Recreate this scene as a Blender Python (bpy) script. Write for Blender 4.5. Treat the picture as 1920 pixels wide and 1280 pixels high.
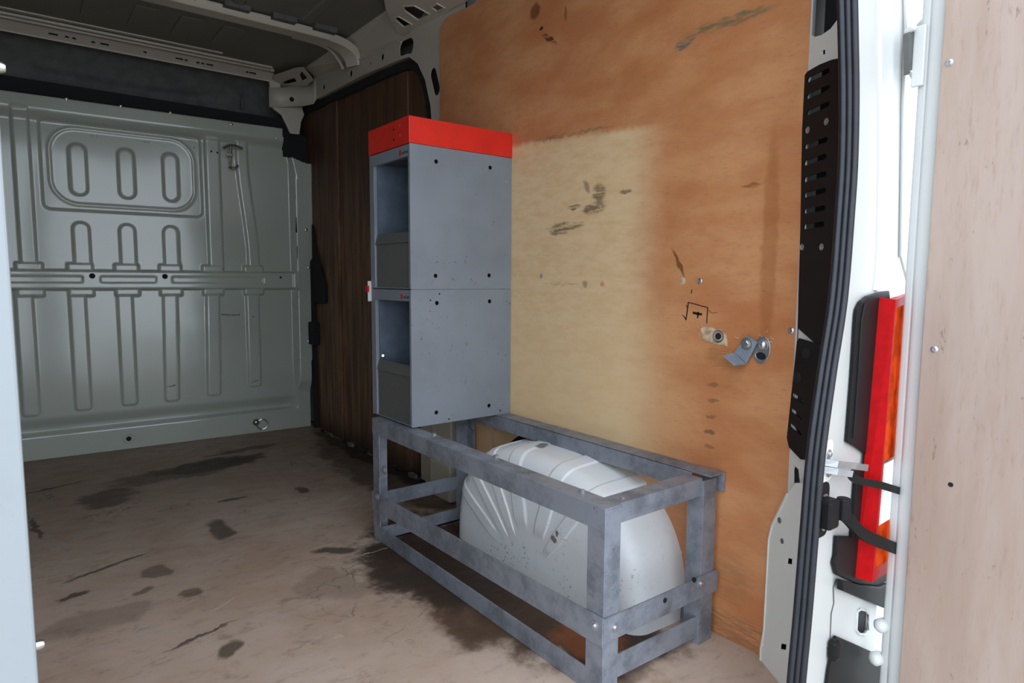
import bpy, bmesh, math, random
import numpy as np
from mathutils import Vector, Matrix
random.seed(4)
for o in list(bpy.data.objects): bpy.data.objects.remove(o)
S = bpy.context.scene
COL = S.collection
PI = math.pi

# ------------------------------------------------------------------ camera
# x: towards the right side wall, y: forwards to the bulkhead, z: up, cargo floor z = 0
yaw, pitch, roll = 0.6617, -0.0965, 0.0062
f = Vector((math.sin(yaw)*math.cos(pitch), math.cos(yaw)*math.cos(pitch), math.sin(pitch)))
r0 = Vector((math.cos(yaw), -math.sin(yaw), 0)); u0 = r0.cross(f)
r = r0*math.cos(roll) + u0*math.sin(roll); u = u0*math.cos(roll) - r0*math.sin(roll)
cam = bpy.data.cameras.new('camera'); cam.sensor_width = 36; cam.lens = 22.478; cam.clip_start = 0.02
co = bpy.data.objects.new('camera', cam); COL.objects.link(co)
M = Matrix((r, u, -f)).transposed().to_4x4(); M.translation = (-1.2996, -0.3101, 0.87)
co.matrix_world = M; S.camera = co

# ------------------------------------------------------------------ sky, sun, exposure
W = bpy.data.worlds.new('sky'); S.world = W; W.use_nodes = True
bg = W.node_tree.nodes['Background']
bg.inputs[0].default_value = (0.79, 0.89, 1.0, 1); bg.inputs[1].default_value = 2.0
S.cycles.max_bounces = 16; S.cycles.diffuse_bounces = 10
S.view_settings.view_transform = 'Standard'; S.view_settings.look = 'None'
S.view_settings.exposure = 0.84; S.view_settings.gamma = 1; S.view_settings.use_curve_mapping = False

# ------------------------------------------------------------------ helpers
def lin(c): return tuple(((v/255)/12.92 if v/255 <= .04045 else ((v/255+.055)/1.055)**2.4) for v in c) + (1,)
class NT:
    def __init__(s, name):
        s.m = bpy.data.materials.new(name); s.m.use_nodes = True
        s.t = s.m.node_tree; s.b = s.t.nodes['Principled BSDF']
        s.tc = s.n('ShaderNodeTexCoord').outputs['Object']
    def n(s, ty, **k):
        x = s.t.nodes.new(ty)
        for a, v in k.items(): setattr(x, a, v)
        return x
    def l(s, a, b): s.t.links.new(a, b)
    def noise(s, sc, det=4, rough=.55, vec=None, scale3=None):
        x = s.n('ShaderNodeTexNoise'); x.inputs['Scale'].default_value = sc
        x.inputs['Detail'].default_value = det; x.inputs['Roughness'].default_value = rough
        v = vec or s.tc
        if scale3: v = s.mapping(v, scale=scale3)
        s.l(v, x.inputs['Vector']); return x.outputs['Fac']
    def mapping(s, v, loc=(0,0,0), rot=(0,0,0), scale=(1,1,1), typ='POINT'):
        x = s.n('ShaderNodeMapping', vector_type=typ)
        x.inputs['Location'].default_value = loc; x.inputs['Rotation'].default_value = rot; x.inputs['Scale'].default_value = scale
        s.l(v, x.inputs['Vector']); return x.outputs['Vector']
    def rng(s, v, a, b, c=0., d=1., smooth=True):
        x = s.n('ShaderNodeMapRange'); x.interpolation_type = 'SMOOTHSTEP' if smooth else 'LINEAR'
        x.inputs['From Min'].default_value = a; x.inputs['From Max'].default_value = b
        x.inputs['To Min'].default_value = c; x.inputs['To Max'].default_value = d
        s.l(v, x.inputs['Value']); return x.outputs['Result']
    def math(s, op, a, b=None):
        x = s.n('ShaderNodeMath', operation=op)
        for i, v in enumerate((a, b)):
            if v is None: continue
            if isinstance(v, (int, float)): x.inputs[i].default_value = v
            else: s.l(v, x.inputs[i])
        return x.outputs[0]
    def mix(s, fac, a, b):
        x = s.n('ShaderNodeMix', data_type='RGBA')
        for sock, v in ((x.inputs['Factor'], fac), (x.inputs['A'], a), (x.inputs['B'], b)):
            pass
        ins = [x.inputs[0], x.inputs[6], x.inputs[7]]
        for sock, v in zip(ins, (fac, a, b)):
            if isinstance(v, (int, float)): sock.default_value = v
            elif isinstance(v, tuple): sock.default_value = v if len(v) == 4 else lin(v)
            else: s.l(v, sock)
        return x.outputs[2]
    def sep(s, v=None):
        x = s.n('ShaderNodeSeparateXYZ'); s.l(v or s.tc, x.inputs[0]); return x.outputs
    def wob(s, amt, sc):     # object coordinates pushed about by noise, for ragged stain edges
        x = s.n('ShaderNodeTexNoise'); x.inputs['Scale'].default_value = sc; x.inputs['Detail'].default_value = 4
        s.l(s.tc, x.inputs['Vector'])
        a = s.n('ShaderNodeVectorMath', operation='SUBTRACT'); s.l(x.outputs['Color'], a.inputs[0]); a.inputs[1].default_value = (.5,.5,.5)
        b = s.n('ShaderNodeVectorMath', operation='SCALE'); s.l(a.outputs[0], b.inputs[0]); b.inputs['Scale'].default_value = amt
        c = s.n('ShaderNodeVectorMath', operation='ADD'); s.l(s.tc, c.inputs[0]); s.l(b.outputs[0], c.inputs[1])
        return c.outputs[0]
    def blob(s, v, loc, rad, rot=(0,0,0), soft=.6, rag=None):   # ellipsoid stain mask, 1 in its middle
        m = s.mapping(v, loc, rot, rad, 'TEXTURE')
        g = s.n('ShaderNodeTexGradient', gradient_type='SPHERICAL'); s.l(m, g.inputs[0])
        if rag is None: return s.rng(g.outputs['Fac'], 0, soft)
        e = s.math('ADD', g.outputs['Fac'], s.math('MULTIPLY', s.math('SUBTRACT', rag, .55), 1.1))
        return s.math('MULTIPLY', s.rng(e, 0, soft), s.rng(g.outputs['Fac'], 0, .15))
    def bump(s, h, st=.2, d=.002):
        x = s.n('ShaderNodeBump'); x.inputs['Strength'].default_value = st; x.inputs['Distance'].default_value = d
        s.l(h, x.inputs['Height']); s.l(x.outputs[0], s.b.inputs['Normal'])
    def out(s, col, rough=.5, metal=0., spec=None):
        for sock, v in ((s.b.inputs['Base Color'], col), (s.b.inputs['Roughness'], rough), (s.b.inputs['Metallic'], metal)):
            if isinstance(v, (int, float)): sock.default_value = v
            elif isinstance(v, tuple): sock.default_value = v if len(v) == 4 else lin(v)
            else: s.l(v, sock)
        if spec is not None: s.b.inputs['Specular IOR Level'].default_value = spec
        return s.m
def plain(name, col, rough=.5, metal=0., var=.12, sc=18, coat=0.):
    t = NT(name); n = t.noise(sc, 5); d = tuple(v*(1-var) for v in col)
    t.b.inputs['Coat Weight'].default_value = coat; t.b.inputs['Coat Roughness'].default_value = .12
    return t.out(t.mix(t.rng(n, .35, .65), col, d), rough, metal)

def obj(name, bm, mat, parent=None, smooth=False, bevel=0., seg=2):
    bmesh.ops.recalc_face_normals(bm, faces=bm.faces[:])
    me = bpy.data.meshes.new(name); bm.to_mesh(me); bm.free()
    return link(name, me, mat, parent, smooth, bevel, seg)
def link(name, me, mat, parent=None, smooth=False, bevel=0., seg=2):
    o = bpy.data.objects.new(name, me); COL.objects.link(o)
    if mat and not me.materials: me.materials.append(mat)
    if parent:
        o.parent = parent; w = Vector(); p = parent
        while p: w += p.location; p = p.parent
        o.location = -w
    if smooth:
        for p in me.polygons: p.use_smooth = True
        if smooth != 'all': me.set_sharp_from_angle(angle=math.radians(40))
    if bevel:
        b = o.modifiers.new('bevel', 'BEVEL'); b.width = bevel; b.segments = seg; b.limit_method = 'ANGLE'; b.angle_limit = math.radians(50)
    return o
def empty(name, loc=(0,0,0)):
    o = bpy.data.objects.new(name, None); o.empty_display_size = .1; COL.objects.link(o); o.location = loc; return o
def under(o, par):        # parent keeping world place (parents are only translated)
    o.parent = par; o.location = o.location - par.location
    return o
def tag(o, label=None, cat=None, group=None, kind=None):
    if label: o['label'] = label
    if cat: o['category'] = cat
    if group: o['group'] = group
    if kind: o['kind'] = kind
    return o
def struct(o, label=None): return tag(o, label, kind='structure')
def BM(): return bmesh.new()
def box(bm, x0, x1, y0, y1, z0, z1):
    v = [bm.verts.new((x, y, z)) for x in (x0, x1) for y in (y0, y1) for z in (z0, z1)]
    for q in ((0,1,3,2),(4,6,7,5),(0,4,5,1),(2,3,7,6),(0,2,6,4),(1,5,7,3)): bm.faces.new([v[i] for i in q])
    return bm
def bx(*a): return box(BM(), *a)
def plate(outer, thick, holes=(), bm=None):     # flat sheet with holes, pushed along the vector thick
    bm = bm or BM(); edges = []
    for loop in [outer] + list(holes):
        vs = [bm.verts.new(p) for p in loop]
        edges += [bm.edges.new((vs[i], vs[(i+1) % len(vs)])) for i in range(len(vs))]
    g = bmesh.ops.triangle_fill(bm, use_beauty=True, use_dissolve=False, edges=edges)
    fs = [x for x in g['geom'] if isinstance(x, bmesh.types.BMFace)]
    e = bmesh.ops.extrude_face_region(bm, geom=fs, use_keep_orig=True)
    bmesh.ops.translate(bm, vec=Vector(thick), verts=[x for x in e['geom'] if isinstance(x, bmesh.types.BMVert)])
    return bm
def circ(c, U, V, ra, n=14, rb=None):
    c = Vector(c); U = Vector(U); V = Vector(V); rb = rb or ra
    return [tuple(c + U*ra*math.cos(2*PI*i/n) + V*rb*math.sin(2*PI*i/n)) for i in range(n)]
def slot(a, b, rad, N, n=6):                    # capsule outline from a to b in the plane with normal N
    a = Vector(a); b = Vector(b); d = (b-a).normalized(); s = Vector(N).cross(d).normalized()
    o = []
    for c, st in ((b, 0), (a, PI)):
        for i in range(n+1):
            t = st - PI/2 + PI*i/n
            o.append(tuple(c + d*rad*math.cos(t) + s*rad*math.sin(t)))
    return o
def rrect(a0, a1, b0, b1, rad, fn, n=5):         # rounded rectangle, fn(a, b) -> 3d point
    o = []
    for ca, cb, st in ((a1-rad, b1-rad, 0), (a0+rad, b1-rad, PI/2), (a0+rad, b0+rad, PI), (a1-rad, b0+rad, 1.5*PI)):
        for i in range(n+1):
            t = st + PI/2*i/n; o.append(fn(ca+rad*math.cos(t), cb+rad*math.sin(t)))
    return o
def sweep(path, sec, up=(0,0,1), bm=None, closed_sec=True):   # sec: list of (side, up) offsets
    bm = bm or BM(); P = [Vector(p) for p in path]; rings = []
    for i, p in enumerate(P):
        d = (P[min(i+1, len(P)-1)] - P[max(i-1, 0)]).normalized()
        s = d.cross(Vector(up)).normalized(); w = s.cross(d)
        rings.append([bm.verts.new(p + s*a + w*b) for a, b in sec])
    n = len(sec)
    for i in range(len(P)-1):
        for j in range(n if closed_sec else n-1):
            k = (j+1) % n
            bm.faces.new((rings[i][j], rings[i][k], rings[i+1][k], rings[i+1][j]))
    if closed_sec:
        bm.faces.new(rings[0]); bm.faces.new(rings[-1][::-1])
    return bm
def ring(rad, n=10): return [(rad*math.cos(2*PI*i/n), rad*math.sin(2*PI*i/n)) for i in range(n)]
def smooth_path(pts, k=6):                       # catmull-rom
    P = [Vector(p) for p in pts]; o = []
    for i in range(len(P)-1):
        a, b, c, d = P[max(i-1,0)], P[i], P[i+1], P[min(i+2, len(P)-1)]
        for j in range(k):
            t = j/k
            o.append(.5*((2*b) + (c-a)*t + (2*a-5*b+4*c-d)*t*t + (3*b-a-3*c+d)*t**3))
    return o + [P[-1]]
def lathe(c, ax, prof, n=14, bm=None):           # prof: (height, radius) along axis ax
    bm = bm or BM(); ax = Vector(ax).normalized(); U = ax.orthogonal().normalized(); V = ax.cross(U); c = Vector(c); rs = []
    for h, rad in prof: rs.append([bm.verts.new(c + ax*h + (U*math.cos(2*PI*i/n) + V*math.sin(2*PI*i/n))*rad) for i in range(n)])
    for i in range(len(rs)-1):
        for j in range(n): bm.faces.new((rs[i][j], rs[i][(j+1)%n], rs[i+1][(j+1)%n], rs[i+1][j]))
    bm.faces.new(rs[0][::-1]); bm.faces.new(rs[-1])
    return bm
def bolt(name, c, ax, parent, rad=.006, h=.005, mat=None, washer=True):
    bm = BM(); ax = Vector(ax).normalized()
    if washer: lathe(c, ax, [(-.001, rad*1.7), (.0012, rad*1.7), (.0014, rad*1.5)], 14, bm)
    lathe(c, ax, [(-.002, rad), (h*.8, rad), (h, rad*.8)], 6, bm)
    return obj(name, bm, mat or MT['zinc'], parent)
def screw(name, c, ax, parent, rad=.006, mat=None):
    return obj(name, lathe(c, ax, [(-.002, rad), (.0006, rad), (.0016, rad*.85), (.0022, rad*.45), (.0010, rad*.4), (.0008, rad*.1)], 12), mat or MT['zinc'], parent, smooth=True)

# ------------------------------------------------------------------ materials
MT = {}
def ply_wall():
    t = NT('orange_plywood'); w = t.wob(.05, 9); w2 = t.wob(.02, 40)
    g1 = t.noise(3, 4, .6, scale3=(1, 1, 2.2)); g2 = t.noise(14, 6, .65, scale3=(1, 1, 3)); g3 = t.noise(60, 4, .6, scale3=(1, 1, 4))
    c = t.mix(t.rng(g1, .35, .68), (206, 146, 100), (186, 118, 74))
    c = t.mix(t.rng(g2, .45, .75, 0, .6), c, (186, 122, 82))
    c = t.mix(t.rng(g3, .52, .8, 0, .35), c, (140, 84, 44))
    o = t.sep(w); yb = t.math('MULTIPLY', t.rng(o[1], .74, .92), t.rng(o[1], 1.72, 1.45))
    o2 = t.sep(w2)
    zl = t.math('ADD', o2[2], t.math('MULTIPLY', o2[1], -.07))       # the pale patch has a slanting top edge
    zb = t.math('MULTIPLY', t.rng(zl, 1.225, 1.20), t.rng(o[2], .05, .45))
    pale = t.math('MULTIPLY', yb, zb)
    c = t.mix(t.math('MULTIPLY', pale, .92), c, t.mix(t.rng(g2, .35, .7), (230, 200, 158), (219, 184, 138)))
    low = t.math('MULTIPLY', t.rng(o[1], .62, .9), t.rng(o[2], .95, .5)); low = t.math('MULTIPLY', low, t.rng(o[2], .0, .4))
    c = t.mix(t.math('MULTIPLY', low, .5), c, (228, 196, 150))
    st = [((.03, .60, 1.462), (.06, .15, .016), -.02, (104, 104, 78), .8), ((.03, .72, 1.447), (.06, .04, .016), .2, (84, 98, 88), .8),
          ((.03, 1.222, 1.60), (.06, .058, .011), -.6, (96, 52, 28), .95), ((.03, 1.29, 1.70), (.06, .03, .03), 0, (110, 60, 34), .8), ((.03, 1.26, 1.64), (.06, .008, .006), 0, (50, 34, 26), 1),
          ((.03, 1.13, 1.301), (.06, .21, .007), -.03, (120, 104, 88), .75), ((.03, 1.15, 1.65), (.06, .008, .03), .1, (130, 80, 50), .7),
          ((.03, 1.38, 1.32), (.06, .04, .03), 0, (216, 110, 84), .6),
          ((.03, 1.0, 1.115), (.06, .035, .035), 0, (110, 90, 66), .8), ((.03, 1.02, 1.075), (.06, .06, .022), .1, (104, 84, 62), .85), ((.03, 1.10, 1.085), (.06, .04, .009), 0, (104, 84, 62), .85),
          ((.03, 1.14, 1.03), (.06, .10, .016), .05, (112, 94, 70), .85), ((.03, 1.17, 1.015), (.06, .05, .012), 0, (112, 94, 70), .8), ((.03, .90, 1.11), (.06, .028, .008), 0, (120, 98, 72), .8), ((.03, 1.05, 1.14), (.06, .012, .03), .5, (120, 100, 76), .6),
          ((.03, .715, .915), (.06, .007, .05), .45, (110, 70, 40), .85), ((.03, .52, 1.085), (.06, .035, .005), 0, (120, 74, 44), .8),
          ((.03, .98, .86), (.06, .012, .008), .5, (200, 96, 84), .6), ((.03, 1.16, .858), (.06, .1, .004), 0, (140, 116, 84), .5), ((.03, 1.05, .857), (.06, .012, .014), 0, (130, 104, 74), .6),
          ((.03, .60, .62), (.06, .02, .008), 0, (126, 94, 66), .7), ((.03, .60, .58), (.06, .02, .007), 0, (126, 94, 66), .7), ((.03, .605, .54), (.06, .02, .007), 0, (126, 94, 66), .7), ((.03, .605, .50), (.06, .02, .008), 0, (110, 86, 66), .8), ((.03, .605, .465), (.06, .02, .007), 0, (126, 94, 66), .7),
          ((.03, .47, .95), (.06, .025, .32), 0, (150, 86, 40), .45), ((.03, .52, .03), (.06, .3, .05), 0, (120, 92, 66), .6), ((.03, .53, .15), (.06, .06, .08), 0, (150, 110, 76), .5),
          ((.03, .60, .40), (.06, .04, .05), .3, (176, 120, 84), .5), ((.03, .585, .69), (.06, .05, .04), 0, (150, 98, 54), .55)]
    sn = t.rng(t.noise(60, 4, .7, scale3=(1, .35, 2.5)), .36, .56)
    for loc, rad, rot, col, a in st:
        m = t.blob(w2, loc, rad, (-rot, 0, 0), .5)
        c = t.mix(t.math('MULTIPLY', t.math('MULTIPLY', m, sn if rad[1] > .03 else 1.0), a), c, col)
    t.bump(g3, .12, .001)
    return t.out(c, t.rng(g2, .3, .7, .38, .55), spec=.35)
MT['ply'] = ply_wall()
def ply_dark():
    t = NT('dark_plywood'); w = t.wob(.04, 8)
    a = t.noise(5, 5, .6, scale3=(1, 5, .5)); b = t.noise(30, 4, .6, scale3=(1, 4, .4))
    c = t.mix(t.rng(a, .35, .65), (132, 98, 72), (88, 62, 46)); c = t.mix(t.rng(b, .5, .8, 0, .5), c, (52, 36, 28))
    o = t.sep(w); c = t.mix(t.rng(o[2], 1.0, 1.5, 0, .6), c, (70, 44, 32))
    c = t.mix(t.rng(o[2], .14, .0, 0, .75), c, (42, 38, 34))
    return t.out(c, .55, spec=.3)
MT['ply_dark'] = ply_dark()
def floor_mat():
    t = NT('worn_floor'); w = t.wob(.12, 6); w2 = t.wob(.05, 22)
    a = t.noise(2.2, 5, .6); b = t.noise(11, 6, .7, scale3=(1, 2, 1)); d = t.noise(45, 5, .7)
    c = t.mix(t.rng(a, .3, .7), (200, 178, 162), (178, 150, 130)); c = t.mix(t.rng(b, .5, .78, 0, .7), c, (156, 130, 112))
    c = t.mix(t.rng(d, .55, .8, 0, .5), c, (138, 112, 94)); c = t.mix(t.rng(b, .42, .25, 0, .5), c, (216, 172, 138))
    rag = t.noise(9, 5, .62); fine = t.noise(7, 6, .75, scale3=(1, 1.6, 1)); c = t.mix(t.rng(fine, .56, .68, 0, .5), c, (128, 108, 94))
    o = t.sep(w); c = t.mix(t.rng(o[1], 1.4, 2.8, 0, .6), c, (120, 102, 88))  # interior shade painted into the floor colour, darker towards the bulkhead
    cr = t.n('ShaderNodeTexVoronoi', feature='DISTANCE_TO_EDGE'); cr.inputs['Scale'].default_value = 5
    t.l(t.wob(.35, 5), cr.inputs['Vector'])
    crack = t.math('MULTIPLY', t.rng(cr.outputs['Distance'], .018, .0), t.rng(t.noise(2.6, 3), .53, .66))
    c = t.mix(t.math('MULTIPLY', crack, .75), c, (74, 60, 50))
    scr = t.math('MULTIPLY', t.rng(t.noise(26, 5, .8, scale3=(.5, 2.4, 1)), .60, .70), t.rng(t.noise(3.5, 3), .46, .6)); c = t.mix(t.math('MULTIPLY', scr, .6), c, (92, 76, 64))
    pale_fleck = t.math('MULTIPLY', t.rng(t.noise(40, 4, .8), .66, .74), .5); c = t.mix(pale_fleck, c, (226, 200, 176))  # pale flecks scattered at random over the floor
    for loc, rad, rot, col, al in [((-.60, 2.86, 0), (.30, .13, .1), .1, (54, 48, 42), .92), ((-.80, 2.80, 0), (.30, .14, .1), 0, (80, 70, 60), .7), ((-.42, 3.05, 0), (.25, .04, .1), .1, (60, 54, 48), .7),
            ((-1.06, 2.62, 0), (.13, .14, .1), 0, (72, 64, 56), .75), ((-.778, 2.02, 0), (.055, .12, .1), 0, (78, 68, 58), .8), ((-.954, 1.228, 0), (.035, .06, .1), -.4, (84, 72, 62), .85),
            ((-1.01, 1.78, 0), (.045, .05, .1), .3, (94, 80, 68), .7), ((-1.06, 1.66, 0), (.05, .03, .1), .3, (94, 80, 68), .7), ((-.94, 1.57, 0), (.04, .04, .1), 0, (90, 70, 56), .7), ((-1.2, 1.55, 0), (.2, .08, .1), 0, (130, 112, 98), .5),
            ((-.53, 1.60, 0), (.08, .05, .1), -.5, (70, 62, 54), .85), ((-.62, 1.38, 0), (.09, .16, .1), .3, (138, 120, 106), .5),
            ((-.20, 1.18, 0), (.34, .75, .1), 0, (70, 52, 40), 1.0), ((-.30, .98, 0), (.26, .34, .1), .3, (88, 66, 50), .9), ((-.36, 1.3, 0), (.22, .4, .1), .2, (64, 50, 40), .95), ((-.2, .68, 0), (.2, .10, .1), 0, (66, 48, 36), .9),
            ((-.05, 2.3, 0), (.16, .9, .1), 0, (66, 54, 44), .7), ((.03, 2.6, 0), (.07, .9, .1), 0, (40, 36, 32), .8), ((-.25, .62, 0), (.1, .08, .1), 0, (90, 76, 66), .6), ((-.24, .75, 0), (.10, .12, .1), .4, (150, 88, 54), .9)]:
        m = t.blob(w, loc, rad, (0, 0, rot), .35, rag)
        c = t.mix(t.math('MULTIPLY', m, al), c, col)
    for loc, rad, rot in [((-1.2, 2.9, 0), (.16, .012, .1), .3), ((-1.28, 2.4, 0), (.012, .2, .1), .1), ((-1.12, 1.9, 0), (.16, .012, .1), .4), ((-1.22, 1.75, 0), (.05, .02, .1), .2), ((-.98, 1.33, 0), (.12, .008, .1), .3), ((-.4, 2.25, 0), (.03, .06, .1), 0), ((-.66, 2.3, 0), (.08, .02, .1), 0), ((-.45, 1.3, 0), (.05, .06, .1), 0)]:
        m = t.blob(w2, loc, rad, (0, 0, rot), .4, rag); c = t.mix(t.math('MULTIPLY', m, .8), c, (62, 54, 46))
    for loc, rad, rot in [((-.30, 2.05, 0), (.05, .02, .1), .4), ((-.45, 1.52, 0), (.09, .004, .1), -.05), ((-.9, 1.45, 0), (.05, .006, .1), .6), ((-.72, 1.12, 0), (.02, .012, .1), 0)]:
        m = t.blob(w2, loc, rad, (0, 0, rot), .4); c = t.mix(t.math('MULTIPLY', m, .7), c, (196, 182, 168))
    t.bump(d, .25, .002)
    return t.out(c, t.rng(b, .3, .7, .5, .75), spec=.3)
MT['floor'] = floor_mat()
def paint(name, col, rough, dirt=.25, coat=.0, sc=7):
    t = NT(name); n = t.noise(sc, 6, .65); n2 = t.noise(70, 3, .7)
    c = t.mix(t.rng(n, .48, .8, 0, dirt), col, tuple(v*.62 for v in col)); c = t.mix(t.rng(n2, .66, .74, 0, dirt), c, tuple(v*.3 for v in col))
    t.b.inputs['Coat Weight'].default_value = coat; t.b.inputs['Coat Roughness'].default_value = .10
    return t.out(c, rough)
MT['bulk'] = paint('bulkhead_paint', (168, 172, 161), .17, .10, .6, 3)
MT['inner'] = paint('inner_body_paint', (188, 178, 164), .45, .12, 0)
MT['roof'] = paint('roof_skin_paint', (120, 116, 108), .55, .15, 0)
MT['white'] = paint('white_body_paint', (204, 204, 201), .36, .05, .1)
MT['white_in'] = paint('white_pillar_paint', (222, 220, 212), .4, .1, .1)
MT['door_white'] = paint('door_frame_paint', (190, 190, 188), .4, .05, .1)
def arch_mat():
    t = NT('wheel_arch_paint'); w = t.wob(.02, 60)
    n = t.noise(30, 5, .7); n2 = t.noise(90, 4, .75); o = t.sep(w)
    c = t.mix(t.rng(n, .5, .75, 0, .25), (240, 241, 242), (220, 218, 212))
    scuff = t.math('MULTIPLY', t.math('MULTIPLY', t.rng(n2, .58, .64), t.rng(t.noise(11, 4, .7), .50, .62)), t.math('MULTIPLY', t.rng(o[2], .30, .05), t.rng(o[0], .0, -.1)))
    c = t.mix(t.math('MULTIPLY', scuff, .85), c, (50, 46, 42))
    for loc, rad, rot, col in [((-.06, 1.13, .37), (.03, .02, .05), 0, (50, 50, 56)), ((.0, 1.06, .37), (.02, .03, .05), 0, (90, 90, 90)), ((-.02, .66, .05), (.08, .05, .02), 0, (70, 72, 84)),
            ((-.16, .96, .16), (.05, .016, .012), .5, (96, 56, 44)), ((-.16, .945, .18), (.05, .006, .008), 0, (30, 30, 30))]:
        c = t.mix(t.math('MULTIPLY', t.blob(w, loc, rad, (rot, 0, 0), .5), .8), c, col)
    return t.out(c, .42)
MT['arch'] = arch_mat()
def steel():
    t = NT('weathered_grey_steel'); n = t.noise(9, 6, .7); n2 = t.noise(40, 5, .7); n3 = t.noise(5, 3)
    c = t.mix(t.rng(n, .4, .65), (138, 142, 151), (106, 109, 117)); c = t.mix(t.rng(n2, .6, .75, 0, .6), c, (70, 66, 66))
    c = t.mix(t.rng(n3, .62, .75, 0, .35), c, (92, 76, 70))
    return t.out(c, t.rng(n, .3, .7, .36, .55), .15)
MT['steel'] = steel()
def cabm(name, col):
    t = NT(name); n = t.noise(5, 4); n2 = t.noise(55, 4, .75); n3 = t.noise(14, 3)
    c = t.mix(t.rng(n, .4, .65), col, tuple(v*.94 for v in col))
    c = t.mix(t.math('MULTIPLY', t.rng(n2, .62, .67), t.rng(n3, .54, .62)), c, (62, 62, 64))
    c = t.mix(t.math('MULTIPLY', t.rng(n2, .32, .28), t.rng(n3, .48, .4)), c, (170, 172, 176))
    return t.out(c, .42)
MT['cab'] = cabm('blue_grey_enamel', (126, 132, 140)); MT['flap'] = cabm('grey_drawer_enamel', (94, 94, 90))
MT['red'] = plain('red_enamel', (222, 40, 26), .38, 0, .05)
MT['redbtn'] = plain('red_plastic', (200, 24, 30), .3)
MT['zinc'] = plain('zinc_plate', (196, 198, 202), .3, .8)
MT['chrome'] = plain('bright_metal', (200, 198, 190), .2, .9)
MT['bracket'] = plain('grey_bracket_paint', (150, 160, 172), .4, .3)
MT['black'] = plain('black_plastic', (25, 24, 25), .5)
MT['void'] = plain('dark_void', (20, 20, 20), .9)
MT['rubber'] = plain('black_rubber', (30, 31, 39), .45, 0, .2, 40)
MT['foam'] = plain('black_foam', (22, 22, 24), .85)
MT['headliner'] = plain('grey_headliner', (98, 98, 96), .8)
MT['slate'] = plain('blue_rack_paint', (92, 104, 118), .45)
MT['lens_red'] = plain('red_lens', (176, 6, 10), .4, 0, .05, 60, 0)
MT['lens_dark'] = plain('deep_red_lens', (172, 5, 10), .45, 0, .08, 60, 0)
MT['lens_amber'] = plain('amber_lens', (226, 78, 30), .7, 0, .25, 25, 0)
MT['lens_clear'] = plain('clear_lens', (246, 244, 244), .1, 0, .03, 30, .6)
def door_ply():
    t = NT('pale_door_plywood'); a = t.noise(3, 5, .6, scale3=(1, 3, .5)); b = t.noise(30, 5, .7, scale3=(1, 4, .6)); d = t.noise(9, 4, .7, scale3=(1, 3, .7))
    c = t.mix(t.rng(a, .3, .7), (176, 156, 144), (160, 136, 122)); c = t.mix(t.rng(b, .5, .8, 0, .4), c, (138, 110, 96)); c = t.mix(t.rng(d, .62, .75, 0, .6), c, (126, 92, 78)); c = t.mix(t.rng(t.noise(24, 4, .7, scale3=(1, 2.4, .8)), .64, .72, 0, .6), c, (106, 80, 70))
    t.bump(b, .1, .001)
    return t.out(c, .6)
MT['door_ply'] = door_ply()
MT['panel'] = paint('pale_panel_paint', (140, 144, 147), .35, .2, 0, 9)
MT['left_ply'] = plain('pale_lining_plywood', (96, 82, 68), .6)
MT['ink'] = plain('black_ink', (20, 18, 18), .6)
MT['chip'] = plain('splintered_wood', (214, 184, 150), .7, 0, .25, 60)
MT['edge'] = plain('sawn_plywood_edge', (206, 178, 160), .7)
for k_, v_ in (('lens_red', .05), ('lens_dark', .08), ('lens_amber', .0), ('black', .2)): MT[k_].node_tree.nodes['Principled BSDF'].inputs['Specular IOR Level'].default_value = v_
MT['asphalt'] = plain('pale_asphalt', (186, 182, 174), .9, 0, .15, 4)

# ================================================================== THE VAN BODY
# ground outside and floor
o = obj('ground', bx(-9, 9, -9, 9, -.62, -.60), MT['asphalt']); struct(o, 'pale asphalt ground outside the van')
o = obj('floor', bx(-1.84, .12, .22, 1.612, -.018, 0), MT['floor']); struct(o, 'worn brown cargo floor with dark stains')
obj('floor_board', bx(-1.84, .12, 1.614, 3.44, -.018, -.0012), MT['floor'], o)
obj('chassis_pan', bx(-1.9, .16, .24, 4.3, -.12, -.02), MT['void'], o)

# ceiling
ce = obj('ceiling', bx(-1.9, .13, .20, 4.3, 1.975, 1.99), MT['roof']); struct(ce, 'dim painted steel roof skin with ribs and bows')
for x in (-1.5, -1.15, -.80, -.52, -.24):                    # long pressed beads between the middle bow and the rear
    obj('bead', sweep([(x, 2.50, 1.975), (x, 1.2, 1.975)], [(-.028, .004), (-.016, -.007), (.016, -.007), (.028, .004)]), MT['roof'], ce)
for i, x in enumerate((-1.48, -1.31, -1.14, -.97, -.80, -.63, -.46)):   # shallow pads ahead of the middle bow
    obj('pad', bx(x-.045, x+.045, 2.78, 3.02, 1.969, 1.976), MT['roof'], ce, bevel=.003)
for i, x in enumerate((-1.25, -.95, -.72, -.52, -.33, -.15)):
    obj('recess_block', bx(x-.05, x+.05, 2.505, 2.545, 1.955, 1.976), MT['headliner'], ce)  # dark blocks stand in for shaded recesses at the bow's rear side
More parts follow.
